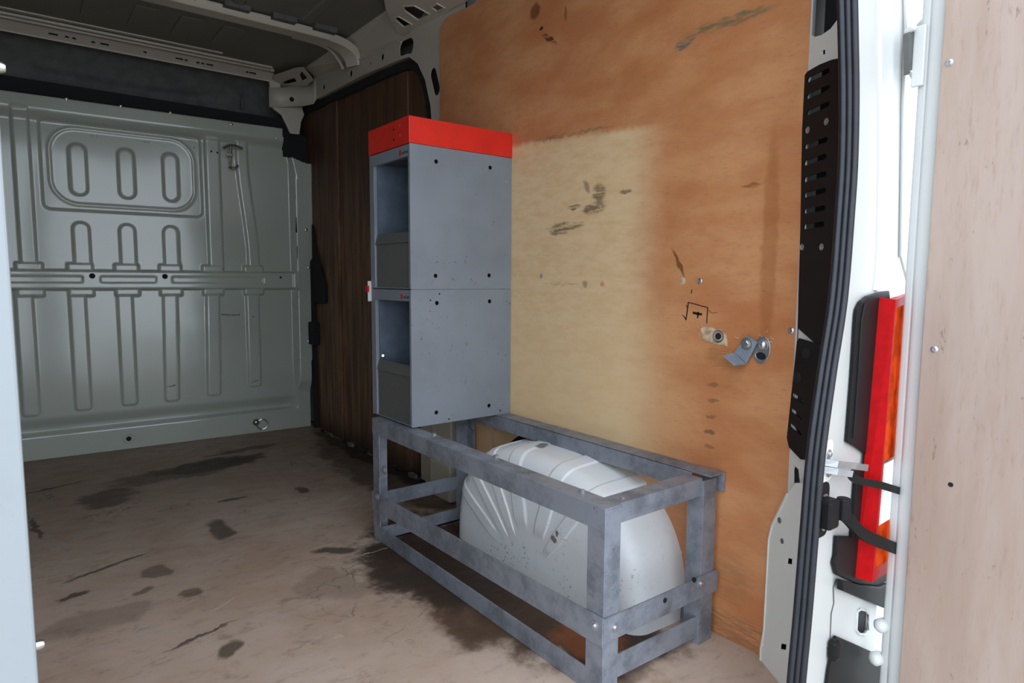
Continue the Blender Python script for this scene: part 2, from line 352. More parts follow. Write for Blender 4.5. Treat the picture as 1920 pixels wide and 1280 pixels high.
# middle bow: hat section that bends down to the side rail
bp = [(-1.86, 2.585, 1.947), (-.9, 2.585, 1.947), (-.20, 2.59, 1.946), (-.12, 2.595, 1.944), (-.06, 2.60, 1.938), (-.015, 2.61, 1.925), (.018, 2.625, 1.902), (.03, 2.63, 1.87)]
hat = [(-.05, .012), (-.044, .0), (-.036, -.010), (.036, -.010), (.044, .0), (.05, .012), (.05, .02), (-.05, .02)]
obj('roof_bow', sweep(smooth_path(bp, 4), hat), MT['inner'], ce, smooth=True)
obj('bow_edge', sweep(smooth_path([(-.25, 2.66, 1.95), (-.12, 2.67, 1.948), (-.05, 2.69, 1.935), (.0, 2.72, 1.905), (.02, 2.73, 1.88)], 4), ring(.008, 8)), MT['inner'], ce, smooth=True)
# front header bow over the bulkhead, with its row of punched holes
def hf(x, t): return (x, 3.285+.05*t, 1.966-.031*t)      # the bow's face tilts towards the rear doors
hh = []
for x in (-1.045, -1.018, -.945, -.735, -.555, -.50, -.478, -.262): hh.append(circ(hf(x, .55), (1,0,0), (0,.85,-.527), .0085, 10))
for x in (-1.095, -.90, -.585, -.445, -.235): hh.append([hf(x-.017, .42), hf(x+.017, .42), hf(x+.017, .68), hf(x-.017, .68)])
obj('roof_bow', plate([hf(-1.84, 0), hf(-.13, 0), hf(-.13, 1), hf(-1.84, 1)], (0, .0016, .0026), hh), MT['inner'], ce)
obj('bow_backing', plate([tuple(Vector(p)+Vector((0, .010, .012))) for p in (hf(-1.84, .0), hf(-.13, .0), hf(-.13, .95), hf(-1.84, .95))], (0, .0016, .0026)), MT['void'], ce)
obj('bow_lip', bx(-1.84, -.13, 3.333, 3.337, 1.930, 1.975), MT['inner'], ce)
for y, z, x1 in ((3.262, 1.966, -.14), (3.225, 1.970, -.16), (3.165, 1.974, -.42)):
    obj('bow_step', sweep([(-1.80, y, z), (x1, y, z)], [(-.014, .01), (-.011, -.004), (.011, -.004), (.014, .01)]), MT['inner'], ce)
# rear bow above the ply wall
obj('roof_bow', sweep([(-1.86, 1.93, 1.95), (-.40, 1.95, 1.95), (-.22, 1.95, 1.955)], [(-.09, .02), (-.08, -.005), (.08, -.005), (.09, .02)]), MT['inner'], ce)

# side frame: rail under the roof and the pillar behind the ply wall, one pressing with punched holes
XR = .041
low = [(0.041, 3.134, 1.827), (0.041, 2.568, 1.814), (0.041, 2.187, 1.79), (0.041, 2.114, 1.78), (0.041, 2.044, 1.737), (0.041, 1.985, 1.658), (0.041, 1.945, 1.551), (0.041, 1.934, 1.463)]
upp = [(0.041, 2.098, 1.874), (0.041, 2.176, 1.878), (0.041, 2.733, 1.925), (0.041, 3.165, 1.953)]
outl = low + [(XR, 2.035, 1.2), (XR, 2.04, .6), (XR, 2.04, .0), (XR, 1.70, .0), (XR, 1.70, 1.93), (XR, 1.95, 1.93)] + upp
YZ = ((0,1,0), (0,0,1))
hol = [circ(c, *YZ, a, 10, b) for c, a, b in [((0.041, 3.027, 1.866), 0.014, 0.014), ((0.041, 3.148, 1.86), 0.008, 0.006), ((0.041, 2.686, 1.852), 0.015, 0.015), ((0.041, 2.353, 1.842), 0.013, 0.015), ((0.041, 2.476, 1.846), 0.007, 0.008), ((0.041, 2.827, 1.847), 0.005, 0.004)]]
sl0, sl1 = (0.041, 2.163, 1.825), (0.041, 2.108, 1.821)
hol.append(slot(sl0, sl1, .033, (1,0,0)))
pa, pb = (0.041, 1.923, 1.668), (0.041, 1.896, 1.602)
hol.append(slot(pa, pb, .022, (1,0,0)))
t1 = obj('trim_1', plate(outl, (.003, 0, 0), hol), MT['inner']); struct(t1, 'cream steel roof rail and pillar with punched holes')
obj('hole_backing', bx(.062, .064, 1.72, 3.3, 1.84, 1.90), MT['void'], t1)
obj('hole_backing', bx(.062, .064, 1.72, 2.0, 1.4, 1.84), MT['void'], t1)
lip = smooth_path([(XR+.001, p[1], p[2]) for p in low] + [(XR, 2.035, 1.2), (XR, 2.04, .02)], 5)
obj('opening_lip', sweep(lip, [(0, 0), (.012, .0), (.014, .034), (.002, .034)], up=(1,0,0)), MT['inner'], t1, smooth=True)
obj('rail_crease', sweep([(XR-.002, p[1], p[2]-.022) for p in upp[1:]], ring(.004, 6)), MT['inner'], t1)
obj('rail_flange', plate([tuple(upp[1]), tuple(upp[2]), tuple(upp[3]), (-.02, upp[3][1]-.05, 1.972), (-.02, upp[2][1], 1.972), (-.02, upp[1][1], 1.972)], (0, 0, .003)), MT['inner'], t1)
# rail bends inwards to the header at the corner above the bulkhead
zt = lambda i: i
cpath = [(upp[3][0], low[0][1]), (.035, 3.16), (.015, 3.235), (-.03, 3.29), (-.085, 3.32), (-.145, 3.335)]
lowz = [low[0][2], 1.806, 1.808, 1.808, 1.803, 1.795]; upz = [upp[3][2], 1.92, 1.92, 1.915, 1.905, 1.90]
bm = BM(); A = [bm.verts.new((x, y, z)) for (x, y), z in zip(cpath, lowz)]; Bv = [bm.verts.new((x, y, z)) for (x, y), z in zip(cpath, upz)]
for i in range(5): bm.faces.new((A[i], A[i+1], Bv[i+1], Bv[i]))
cn = obj('rail_corner', bm, MT['inner'], t1, smooth=True)
m = cn.modifiers.new('t', 'SOLIDIFY'); m.thickness = .004; m.offset = 0
obj('rail_hole', lathe((-0.04, 3.28, 1.843), (-.5, -.8, 0), [(-.004, .012), (.004, .012)], 12), MT['void'], t1)
pl = [(-.155, 3.337, 1.965), (-.085, 3.322, 1.965), (-.085, 3.322, 1.90), (-.145, 3.336, 1.90)]
obj('corner_post', plate([(-0.145, 3.335, 1.969), (-0.085, 3.335, 1.975), (-0.078, 3.335, 1.9), (-0.041, 3.335, 1.895), (0.035, 3.335, 1.833), (0.049, 3.335, 1.786), (0.03, 3.335, 1.745), (0.019, 3.335, 1.674), (-0.032, 3.335, 1.672), (-0.079, 3.335, 1.766), (-0.125, 3.335, 1.792), (-0.136, 3.335, 1.883)], (0, .02, 0)), MT['inner'], t1, bevel=.004)
gp = [(-0.1376, 3.2795, 1.9484), (-0.1123, 3.185, 1.9471), (-0.0898, 3.0795, 1.9472), (-0.0617, 3.027, 1.9425), (0.0178, 3.106, 1.9153), (0.0161, 3.2034, 1.9097), (-0.055, 3.3781, 1.919), (-0.0896, 3.4343, 1.9253)]
gh = [[(-0.0738, 3.3292, 1.9273), (-0.0768, 3.2761, 1.9315), (-0.0558, 3.1865, 1.9311), (-0.03, 3.2201, 1.9217), (-0.0531, 3.2958, 1.9236)], [(-0.05, 3.1224, 1.9334), (-0.0549, 3.0769, 1.9375), (-0.0084, 3.1201, 1.9218), (-0.0159, 3.1786, 1.9203)]]
obj('corner_gusset', plate(gp, (0, .001, .004), gh), MT['inner'], t1)
gp = [(-0.1559, 1.9633, 1.9614), (-0.0733, 2.0933, 1.9318), (-0.0148, 2.1529, 1.9088), (0.0545, 2.2057, 1.8804), (0.0759, 2.1388, 1.8665), (0.0634, 2.0083, 1.864), (0.0486, 1.9061, 1.8644), (0.0355, 1.786, 1.8629), (0.0335, 1.5942, 1.8518), (-0.0133, 1.5908, 1.873)]
gh = [[(-0.0306, 2.1037, 1.9129), (-0.0301, 2.0685, 1.9105), (0.0197, 2.0507, 1.8866), (0.0179, 2.1094, 1.8911)], [(-0.0541, 1.9842, 1.9162), (-0.0367, 1.9281, 1.9047), (0.0161, 1.9031, 1.8791), (0.0188, 1.9935, 1.8835), (-0.0362, 2.0045, 1.9093)], [(-0.0044, 1.8606, 1.8858), (-0.0057, 1.8124, 1.8834), (0.0195, 1.8011, 1.8711), (0.0195, 1.8541, 1.8744)]]
obj('roof_gusset', plate(gp, (.002, .002, .006), gh), MT['inner'], t1, bevel=.0015)
for h in gh:   # folded rims round the gusset openings
    obj('opening_rim', sweep([Vector(p)-Vector((.0, .0, .001)) for p in h+h[:1]], ring(.0035, 6)), MT['inner'], t1, smooth=True)
obj('pillar_foot', bx(-.008, .04, 1.735, 1.893, .0, .155), MT['inner'], t1, bevel=.012, seg=3)
obj('pillar_box', bx(.002, .04, 1.742, 1.888, .16, .60), MT['inner'], t1, bevel=.010, seg=3)

# dark ply lining in the side door recess, with its rubber edge
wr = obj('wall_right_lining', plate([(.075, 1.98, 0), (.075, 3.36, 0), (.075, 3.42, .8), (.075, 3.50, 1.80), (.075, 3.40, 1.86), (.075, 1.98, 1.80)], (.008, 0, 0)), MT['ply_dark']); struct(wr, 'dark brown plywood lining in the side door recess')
sp = [(0.066, 3.308, -0.037), (0.066, 3.311, 0.317), (0.066, 3.316, 0.752), (0.066, 3.364, 1.181), (0.066, 3.432, 1.552), (0.066, 3.48, 1.741), (0.066, 3.459, 1.791), (0.066, 3.371, 1.816), (0.066, 3.147, 1.808), (0.066, 2.554, 1.784), (0.066, 2.192, 1.766), (0.066, 2.101, 1.746), (0.066, 2.049, 1.703), (0.066, 2.011, 1.638), (0.066, 1.984, 1.476)]
obj('edge_seal', sweep(smooth_path(sp + [(.066, 2.03, .9), (.066, 2.035, .0)], 5), [(-.016, -.012), (.016, -.012), (.020, .006), (-.020, .006)], up=(1,0,0)), MT['foam'], wr, smooth=True)
obj('door_runner', plate([(0.06, 3.298, 1.177), (0.06, 3.242, 1.025), (0.06, 3.113, 0.831), (0.06, 3.118, 0.731), (0.06, 3.311, 0.722)], (.012, 0, 0)), MT['foam'], wr, bevel=.003)
obj('door_catch', bx(.035, .072, 3.24, 3.36, .49, .62), MT['foam'], wr, bevel=.006)
obj('lining_batten', bx(.066, .0755, 2.93, 3.07, .0, 1.80), MT['ply_dark'], wr, bevel=.002)
obj('lining_batten', bx(.068, .0755, 2.18, 2.60, .0, 1.80), MT['ply_dark'], wr, bevel=.002)
for i in range(9):
    y = 3.2 - i*.15 + random.uniform(-.04, .04); s = random.uniform(.012, .028)
    bm = BM(); bmesh.ops.create_icosphere(bm, subdivisions=1, radius=1, matrix=Matrix.Translation((.05, y, s*.3)) @ Matrix.Diagonal((s*.7, s*1.6, s*.6, 1)))
    obj('dirt_clod', bm, MT['headliner'] if i % 2 else MT['black'], wr)
# outer skins so that daylight comes in only through the rear doors
sk = obj('trim_2', bx(.135, .15, .26, 4.3, -.12, 2.0), MT['white']); struct(sk, 'outer side skin of the van body')
o = obj('wall_left', bx(-1.86, -1.84, .22, 4.3, 0, 1.99), MT['left_ply']); struct(o, 'plywood lined left side wall')
o = obj('trim_3', bx(-1.9, .16, 4.28, 4.3, -.12, 2.0), MT['foam']); struct(o, 'dark cab interior beyond the bulkhead')

# cab headliner seen over the bulkhead: concave with a shallow recess
nx, nz = 120, 26; V = []; Fc = []
for j in range(nz+1):
    t = j/nz; z = 1.70 + .262*t
    for i in range(nx+1):
        x = -1.84 + 1.90*i/nx
        y = 3.47 + .10*math.sin(PI*t)**.8 - .09*t
        d = max(abs(x+.80)-.34-.06*t, (z-1.865)+.02*math.cos((x+.8)*4))
        y += .02*max(0, min(1, -d/.02))
        V.append((x, y, z))
for j in range(nz):
    for i in range(nx):
        a = j*(nx+1)+i; Fc.append((a, a+1, a+nx+2, a+nx+1))
me = bpy.data.meshes.new('cab_headliner'); me.from_pydata(V, [], Fc)
hl = link('trim_4', me, MT['headliner'], smooth='all'); struct(hl, 'grey cab headliner seen above the bulkhead')
obj('grab_edge', sweep(smooth_path([(-.30, 3.50, 1.90), (-.27, 3.50, 1.93), (-.24, 3.49, 1.90), (-.245, 3.49, 1.80)], 4), ring(.006, 6)), MT['headliner'], hl, smooth=True)

# ------------------------------------------------------------------ bulkhead: pressed sheet as a relief surface
def sst(e0, e1, v): t = np.clip((v-e0)/(e1-e0), 0, 1); return t*t*(3-2*t)
xs = np.linspace(-1.84, .075, 384); zs = np.linspace(0, 1.69, 339)
Xg, Zg = np.meshgrid(xs, zs)
def rbox(cx, cz, hx, hz, rad):
    qx = np.abs(Xg-cx)-(hx-rad); qz = np.abs(Zg-cz)-(hz-rad)
    return np.hypot(np.maximum(qx, 0), np.maximum(qz, 0)) + np.minimum(np.maximum(qx, qz), 0) - rad
def raised(sd, w, h): return h*(1-sst(-w, 0, sd))
H = np.zeros_like(Xg)
RX = [-1.26-.20, -1.262, -1.058, -.862, -.672, -.470, -.258]
RB = [.205, .212, .218, .222, .222, .232, .262]
for i, (x, zb) in enumerate(zip(RX, RB)):                          # lower ribs
    cx = x + .022*(Zg-.24)*(1 if i in (4, 5) else 0)
    qx = np.abs(Xg-cx)-(.037-.02); zc = (zb+.86)/2; qz = np.abs(Zg-zc)-((.86-zb)/2-.02)
    sd = np.hypot(np.maximum(qx, 0), np.maximum(qz, 0)) + np.minimum(np.maximum(qx, qz), 0) - .02
    H = np.maximum(H, raised(sd, .010, .011))
for x in (-1.027, -.837, -.645):                                   # upper ribs with rounded tops
    H = np.maximum(H, raised(rbox(x, .99, .039, .145, .038), .011, .011))
H = np.maximum(H, raised(rbox(-1.235, 1.25, .035, .39, .02), .010, .011))
H = np.maximum(H, raised(rbox(-.435, 1.22, .040, .385, .01), .011, .013))
curve = -.245 - .045*sst(.95, 1.55, Zg)
qx = np.abs(Xg-curve)-.034; sd = np.maximum(qx, Zg-1.60); sd = np.where(Zg < .85, 1, sd)
H = np.maximum(H, raised(sd, .012, .011))
# cross bar and the tabs that meet it
H = np.maximum(H, raised(np.maximum(np.abs(Zg-.856)-.050, Xg-.0), .010, .030))
for x in [-1.235, -1.04, -.848, -.655, -.455, -.25]:
    H = np.maximum(H, raised(rbox(x, .856, .056, .083, .01), .010, .017))
for x0, x1 in ((-1.40, -1.03), (-.965, -.72), (-.655, -.20)):
    H = H - raised(rbox((x0+x1)/2, .858, (x1-x0)/2, .019, .012), .006, .006)
# blanked window: outer step, inner bead line, three slots
sdo = rbox(-.828, 1.392, .345, .212, .035); H = H - raised(sdo, .012, .012)
sdi = rbox(-.828, 1.392, .305, .178, .11); H = H + .005*np.exp(-(sdi/.006)**2)
for x in (-1.024, -.826, -.632): H = H + raised(rbox(x, 1.378, .040, .125, .039), .012, .013)
# foot: undercut groove and toe panel
endm = 1-sst(-.075, -.015, Xg)
H = H + endm*np.where(Zg > .128, -.040*sst(.205, .130, Zg)*1.0, -.040*sst(.112, .128, Zg))
# top flange over a sloping shoulder; flange turns down the right edge
notch = np.where(Xg > -.085, 1.0, 0)
topz = 1.685 - .165*sst(-.075, .005, Xg)
H = H + .034*sst(topz-.105, topz-.052, Zg)
rf = .004 + 0*Zg
H = H + .034*sst(-.045, -.012, Xg)*(Zg < 1.60)*(1-sst(1.50, 1.60, Zg)*0)*sst(.20, .30, Zg)
H = np.minimum(H, .036 + 0*H)
H = H + .0012*np.sin(Xg*9+Zg*4)*np.sin(Zg*7.3-Xg*3)               # the sheet is not quite flat
Yg = 3.3756 - .05*(Xg+.6) - H + .012
# outline: stepped top right corner
out_top = np.where(Xg < -.082, 1.69, 1.69 - .145*sst(-.086, -.070, Xg) - .03*sst(-.07, .06, Xg))
right = .052 + .03*sst(.3, 1.5, Zg)
V = np.stack([Xg, Yg, Zg], -1).reshape(-1, 3)
Xc = (Xg[:-1,:-1]+Xg[1:,1:])/2; Zc = (Zg[:-1,:-1]+Zg[1:,1:])/2
keep = (Zc < (out_top[:-1,:-1])) & (Xc < right[:-1,:-1])
idx = np.arange(Xg.size).reshape(Xg.shape)
Q = np.stack([idx[:-1,:-1], idx[:-1,1:], idx[1:,1:], idx[1:,:-1]], -1)[keep]
me = bpy.data.meshes.new('bulkhead'); me.from_pydata(V.tolist(), [], Q.tolist())
bk = link('wall_front', me, MT['bulk'], smooth='all'); struct(bk, 'grey green pressed steel bulkhead with ribs')
m = bk.modifiers.new('t', 'SOLIDIFY'); m.thickness = .002; m.offset = 1
def yb(x, h=0): return 3.3876 - .05*(x+.6) - h
obj('foam_seal', plate([(-1.84, 3.40+.05*1.2, 1.60), (-.09, 3.385, 1.60), (-.09, 3.385, 1.50), (.09, 3.375, 1.50), (.085, 3.375, 1.66), (-.03, 3.38, 1.72), (-.09, 3.385, 1.755), (-1.84, 3.46, 1.775)], (0, .03, 0)), MT['foam'], bk)
for p in [(-1.056, 1.689), (-0.841, 1.691), (-0.628, 1.692), (-0.342, 1.677)]:
    screw('flange_screw', (p[0], yb(p[0], .036), p[1]), (0,-1,0), bk, .008, MT['chrome'])
for p in [(-0.11, 1.635), (0.036, 1.382), (0.039, 1.145), (0.049, 0.93), (0.047, 0.724), (0.039, 0.507)]:
    screw('flange_screw', (p[0], yb(p[0], .034), p[1]), (0,-1,0), bk, .009, MT['chrome'])
for p in [(-0.961, 1.546), (-0.938, 1.544), (-0.742, 1.544), (-0.723, 1.544), (-0.539, 1.54), (-0.516, 1.54)]:
    screw('panel_rivet', (p[0], yb(p[0], -.008), p[1]), (0,-1,0), bk, .006, MT['bulk'])
for p in [(-0.995, 0.875), (-0.685, 0.875), (-0.111, 0.874)]:
    obj('bar_hole', lathe((p[0], yb(p[0], .0335), p[1]), (0,-1,0), [(-.004, .013 if p[0] < -.3 else .006), (.0005, .013 if p[0] < -.3 else .006)], 14), MT['void'], bk)
for q0, q1 in [[(-0.012, 3.346, 1.399), (-0.014, 3.346, 1.318)], [(-0.013, 3.346, 1.211), (-0.016, 3.346, 1.131)], [(-0.012, 3.346, 1.047), (-0.013, 3.346, 0.98)], [(-0.012, 3.346, 0.814), (-0.013, 3.346, 0.759)]]:
    obj('flange_slot', plate(slot((q0[0], yb(q0[0], .0345), q0[2]), (q1[0], yb(q1[0], .0345), q1[2]), .005, (0,1,0)), (0, .004, 0)), MT['void'], bk)
p = (-0.876, 3.389, 0.053)
obj('drain_hole', lathe((p[0], yb(p[0], .003), p[2]), (0,-1,0), [(-.004, .012), (.0005, .012)], 14), MT['void'], bk)
obj('hole_rim', sweep([Vector((p[0]+.024*math.cos(a), yb(p[0], .003), p[2]+.024*math.sin(a))) for a in np.linspace(0, 2*PI, 19)], ring(.0022, 6), up=(0,1,0)), MT['bulk'], bk, smooth=True)
for p in [(-0.441, 1.528), (-0.412, 1.525)]:
    obj('peg_hole', lathe((p[0], yb(p[0], .016), p[1]), (0,-1,0), [(-.004, .005), (.0005, .005)], 10), MT['void'], bk)
# scuffs worn into the ribs
for (a, b) in [[(-0.277, 3.359, 0.323), (-0.237, 3.357, 0.32)], [(-0.278, 3.359, 0.293), (-0.244, 3.358, 0.299)], [(-0.877, 3.389, 0.335), (-0.845, 3.388, 0.335)], [(-0.879, 3.39, 0.3), (-0.847, 3.388, 0.302)], [(-1.069, 3.399, 0.336), (-1.039, 3.398, 0.331)], [(-0.696, 3.38, 0.304), (-0.654, 3.378, 0.309)], [(-0.419, 3.367, 0.671), (-0.327, 3.362, 0.669)], [(-0.272, 3.359, 0.662), (-0.25, 3.358, 0.655)]]:
    n_ = 7; ps = [Vector(a).lerp(Vector(b), i/(n_-1)) for i in range(n_)]
    up_ = [(p.x, yb(p.x, .0128), p.z+random.uniform(.0005, .006)) for p in ps]; dn = [(p.x, yb(p.x, .0128), p.z-random.uniform(.0005, .005)) for p in ps]
    obj('scuff', plate(up_ + dn[::-1], (0, .002, 0)), MT['headliner'], bk)

# coat hook under the bulkhead flange: curved bar, shank, lower prong
hx = -.345
k = empty('coat_hook', (hx, yb(hx), 1.50)); tag(k, 'small bright metal hook fixed high on the bulkhead', 'hook')
obj('hook_bar', sweep(smooth_path([(hx-.045, yb(hx, .045), 1.545), (hx-.02, yb(hx, .05), 1.562), (hx+.015, yb(hx, .05), 1.565), (hx+.05, yb(hx, .045), 1.555)], 5), ring(.007, 8)), MT['chrome'], k, smooth=True)
obj('hook_shank', sweep([(hx-.005, yb(hx, .045), 1.56), (hx-.005, yb(hx, .03), 1.52), (hx-.005, yb(hx, .012), 1.46)], ring(.006, 8)), MT['chrome'], k, smooth=True)
obj('hook_base', bx(hx-.028, hx+.008, yb(hx, .036), yb(hx, .010), 1.508, 1.528), MT['chrome'], k, bevel=.004)
obj('hook_prong', sweep(smooth_path([(hx-.012, yb(hx, .02), 1.455), (hx-.002, yb(hx, .032), 1.450), (hx+.018, yb(hx, .038), 1.455), (hx+.028, yb(hx, .038), 1.468)], 4), ring(.006, 8)), MT['chrome'], k, smooth=True)
# lashing ring low on the bulkhead
lx, lz = (-0.246, 0.055)
k = empty('lashing_ring', (lx, yb(lx), lz)); tag(k, 'round steel lashing ring at the foot of the bulkhead', 'ring')
obj('bolt_head', lathe((lx-.012, yb(lx), lz+.006), (0,-1,0), [(-.002, .020), (.003, .020), (.008, .016), (.013, .010), (.015, .004)], 16), MT['chrome'], k, smooth=True)
obj('ring_loop', sweep([Vector((lx+.018+.028*math.cos(a), yb(lx, .010+.006*math.cos(a)), lz-.008+.028*math.sin(a))) for a in np.linspace(0, 2*PI, 25)], ring(.004, 8), up=(0,1,0)), MT['chrome'], k, smooth=True)

# ------------------------------------------------------------------ orange ply wall
ac = .42; ay = 1.075
def wall_pt(a, b): return (.03, a, b)
ol = [(.03, .40, 0), (.03, .655, 0), (.03, .655, .402), (.03, 1.505, .402), (.03, 1.505, 0), (.03, 1.70, 0), (.03, 1.70, .60), (.03, 1.855, .60), (.03, 1.855, 1.78)]
ol += [(.03, 1.80+.055*math.cos(t), 1.785+.055*math.sin(t)) for t in np.linspace(.2, PI/2, 6)] + [(.03, 1.62, 1.832), (.03, 1.50, 1.86), (.03, .40, 1.88)]
wl = obj('wall_right', plate(ol, (.009, 0, 0)), MT['ply'], bevel=.0015); struct(wl, 'scuffed orange plywood lining of the right side wall')
ins = [(.034, .658, 0), (.034, .658, .400), (.034, 1.502, .400), (.034, 1.502, 0)]
arc = [(.034, ay+(ac+.012)*math.cos(t), .385*math.sin(t)**.9 + .0) for t in np.linspace(.12, PI-.12, 22)]
arc = [p for p in arc if p[1] < 1.498 and p[1] > .662]
obj('ply_insert', plate([(.034, .658, 0), (.034, .658, .400), (.034, 1.502, .400), (.034, 1.502, 0)] + [(.034, 1.4975, 0)] + arc[::-1] + [(.034, .662, 0)], (.005, 0, 0)), MT['ply'], wl)
obj('sawn_edge', bx(.0285, .030, 1.503, 1.509, 0, .40), MT['edge'], wl)
obj('sawn_edge', bx(.0285, .030, .651, .656, .0, .40), MT['edge'], wl)
obj('sheet_edge', bx(.029, .040, .396, .400, .0, 1.88), MT['door_white'], wl)
for p in ((1.247, .882), (.65, .869), (.411, .763), (1.835, 1.586)):
    screw('wall_screw', (.03, p[0], p[1]), (-1,0,0), wl, .0075)
obj('filled_hole', lathe((.03, .701, .869), (-1,0,0), [(-.002, .009), (.0004, .009), (.0006, .007)], 14), MT['chip'], wl)
# screw hole with a splintered patch round it
pat = [(0.028, 0.641, 0.754), (0.028, 0.629, 0.759), (0.028, 0.613, 0.759), (0.028, 0.601, 0.755), (0.028, 0.584, 0.754), (0.028, 0.571, 0.742), (0.028, 0.565, 0.727), (0.028, 0.566, 0.716), (0.028, 0.582, 0.718), (0.028, 0.6, 0.719), (0.028, 0.618, 0.722), (0.028, 0.635, 0.727)]
obj('splintered_patch', plate(pat, (.0025, 0, 0)), MT['chip'], wl)
hc = (0.028, 0.59, 0.738)
obj('hole_collar', lathe(hc, (-1,0,0), [(-.001, .0165), (.0015, .0155), (.001, .012), (-.0005, .0095)], 18), MT['zinc'], wl, smooth=True)
obj('bolt_hole', lathe(hc, (-1,0,0), [(-.001, .0082), (.0012, .0082)], 16), MT['void'], wl)
for q in [(0.03, 0.487, 0.751), (0.03, 0.473, 0.752), (0.03, 0.458, 0.748), (0.03, 0.453, 0.735), (0.03, 0.457, 0.743), (0.03, 0.535, 0.737), (0.03, 0.636, 0.758), (0.03, 0.644, 0.746)]:
    d = Vector((0, random.uniform(-1, 1), random.uniform(-.6, .6))).normalized(); a = Vector(q)
    obj('splinter', sweep([a, a+d*.006+Vector((-.003, 0, 0)), a+d*.011], ring(.0009, 5), up=(1,0,0)), MT['chip'], wl)
# hand drawn pen mark on the ply
def stroke(pts, w): return obj('pen_mark', sweep([Vector(p) for p in pts], [(-w, -.0004), (w, -.0004), (w, .0003), (-w, .0003)], up=(1,0,0)), MT['ink'], wl)
for pts, w in [([(0.03, 0.687, 0.771), (0.03, 0.684, 0.79), (0.03, 0.681, 0.817)], 0.0016), ([(0.03, 0.681, 0.816), (0.03, 0.653, 0.811), (0.03, 0.624, 0.805)], 0.0012), ([(0.03, 0.624, 0.805), (0.03, 0.625, 0.785), (0.03, 0.625, 0.767)], 0.0013), ([(0.03, 0.697, 0.784), (0.03, 0.687, 0.774)], 0.0012), ([(0.03, 0.688, 0.809), (0.03, 0.682, 0.801)], 0.001), ([(0.03, 0.667, 0.791), (0.03, 0.653, 0.789), (0.03, 0.64, 0.788)], 0.003), ([(0.03, 0.651, 0.794), (0.03, 0.652, 0.778)], 0.002), ([(0.03, 0.622, 0.799), (0.03, 0.61, 0.792), (0.03, 0.597, 0.795)], 0.0005), ([(0.03, 0.672, 0.848), (0.03, 0.673, 0.838)], 0.0014)]:
    stroke(pts, w)

# ================================================================== WHEEL ARCH
def make_arch():
    nt, a, b, n = 420, .415, .372, 2.6
    prof = [(.040, 1.0), (.0, 1.0), (-.05, .995), (-.10, .985)]
    for ph in np.linspace(12, 90, 8): prof.append((-.10-.055*math.sin(math.radians(ph)), .985-.15*(1-math.cos(math.radians(ph)))))
    for s in np.linspace(.80, .02, 26): prof.append((-.155-.006*(1-s), s))
    # denser across the crown
    crown = [(.040-.14*i/14, 1.0-.015*(i/14)**2) for i in range(14)]
    prof = crown + prof[3:]
    ribs = [math.radians(v) for v in (58, 78, 97, 116, 135, 154)]
    V = []; Fc = []
    for i in range(nt+1):
        th = PI*i/nt; c, s = math.cos(th), math.sin(th)
        cy = -math.copysign(abs(c)**(2/n), c)*a; cz = (max(s, 0)**(2/n))*b
        for j, (x, sc) in enumerate(prof):
            h = 0
            if sc > .33:
                for rb in ribs:
                    d = abs(th-rb)*.40*max(sc, .5)
                    e = max(0, min(1, (.024-d)/.0045)); e = e*e*(3-2*e)
                    e *= max(0, min(1, (sc-.36-.06*math.sin(rb*5))/.05))
                    h = max(h, e*.004)
            nx_, nr = (0, 1) if j < 14 else ((-1, 0) if sc < .83 else (-.7, .7))
            rr = sc + nr*h/.40
            V.append((x + nx_*h, ay + cy*rr, cz*rr))
    m_ = len(prof)
    for i in range(nt):
        for j in range(m_-1):
            p = i*m_+j; Fc.append((p, p+1, p+m_+1, p+m_))
    me = bpy.data.meshes.new('wheel_arch'); me.from_pydata(V, [], Fc)
    o = link('wheel_arch', me, MT['arch'], smooth='all')
    return o
wa = tag(make_arch(), 'white steel wheel arch hump with radial ribs inside the frame', 'wheel arch')
bm = BM()
pth = [(.033, ay - math.copysign(abs(math.cos(t))**(2/2.6), math.cos(t))*.428, abs(math.sin(t))**(2/2.6)*.385) for t in np.linspace(1.9, PI-.25, 24)]
obj('arch_gap', sweep(pth, [(-.012, -.004), (.012, -.004), (.012, .0006), (-.012, .0006)], up=(-1,0,0), bm=bm), MT['void'], wa)

# ================================================================== STEEL FRAME
FX, FY0, FY1, FH = -.379, .561, 1.625, .4095; T = .004
fr = empty('steel_frame', (-.19, 1.09, 0)); tag(fr, 'grey welded angle iron frame standing over the wheel arch', 'frame')
def ang(name, boxes, bev=.0008):
    bm = BM()
    for b_ in boxes: box(bm, *b_)
    return obj(name, bm, MT['steel'], fr, bevel=bev, seg=1)
def lpost(x, y, sx, sy, lx, ly, h):        # angle iron post, corner at (x, y), legs lx and ly long
    P2 = [(x, y), (x+sx*lx, y), (x+sx*lx, y+sy*T), (x+sx*T, y+sy*T), (x+sx*T, y+sy*ly), (x, y+sy*ly)]
    return obj('post', plate([(a_, b_, 0) for a_, b_ in P2], (0, 0, h)), MT['steel'], fr, bevel=.0006, seg=1)
lpost(FX, FY0, 1, 1, .047, .05, FH-.004); lpost(-.05, FY0, 1, 1, .05, .045, FH-.006)
lpost(FX, FY1, 1, -1, .05, .045, FH-.004); lpost(0, FY1, -1, -1, .05, .05, FH-.006)
def lrail(name, x, z, sx, sz, lx, lz, y0, y1):   # angle iron along y, corner at (x, z)
    P2 = [(x, z), (x+sx*lx, z), (x+sx*lx, z+sz*T), (x+sx*T, z+sz*T), (x+sx*T, z+sz*lz), (x, z+sz*lz)]
    return obj(name, plate([(a_, y0, b_) for a_, b_ in P2], (0, y1-y0, 0)), MT['steel'], fr, bevel=.0006, seg=1)
lrail('top_rail', FX-.0012, FH+.0006, 1, -1, .050, .050, FY0-.0008, FY1+.001)
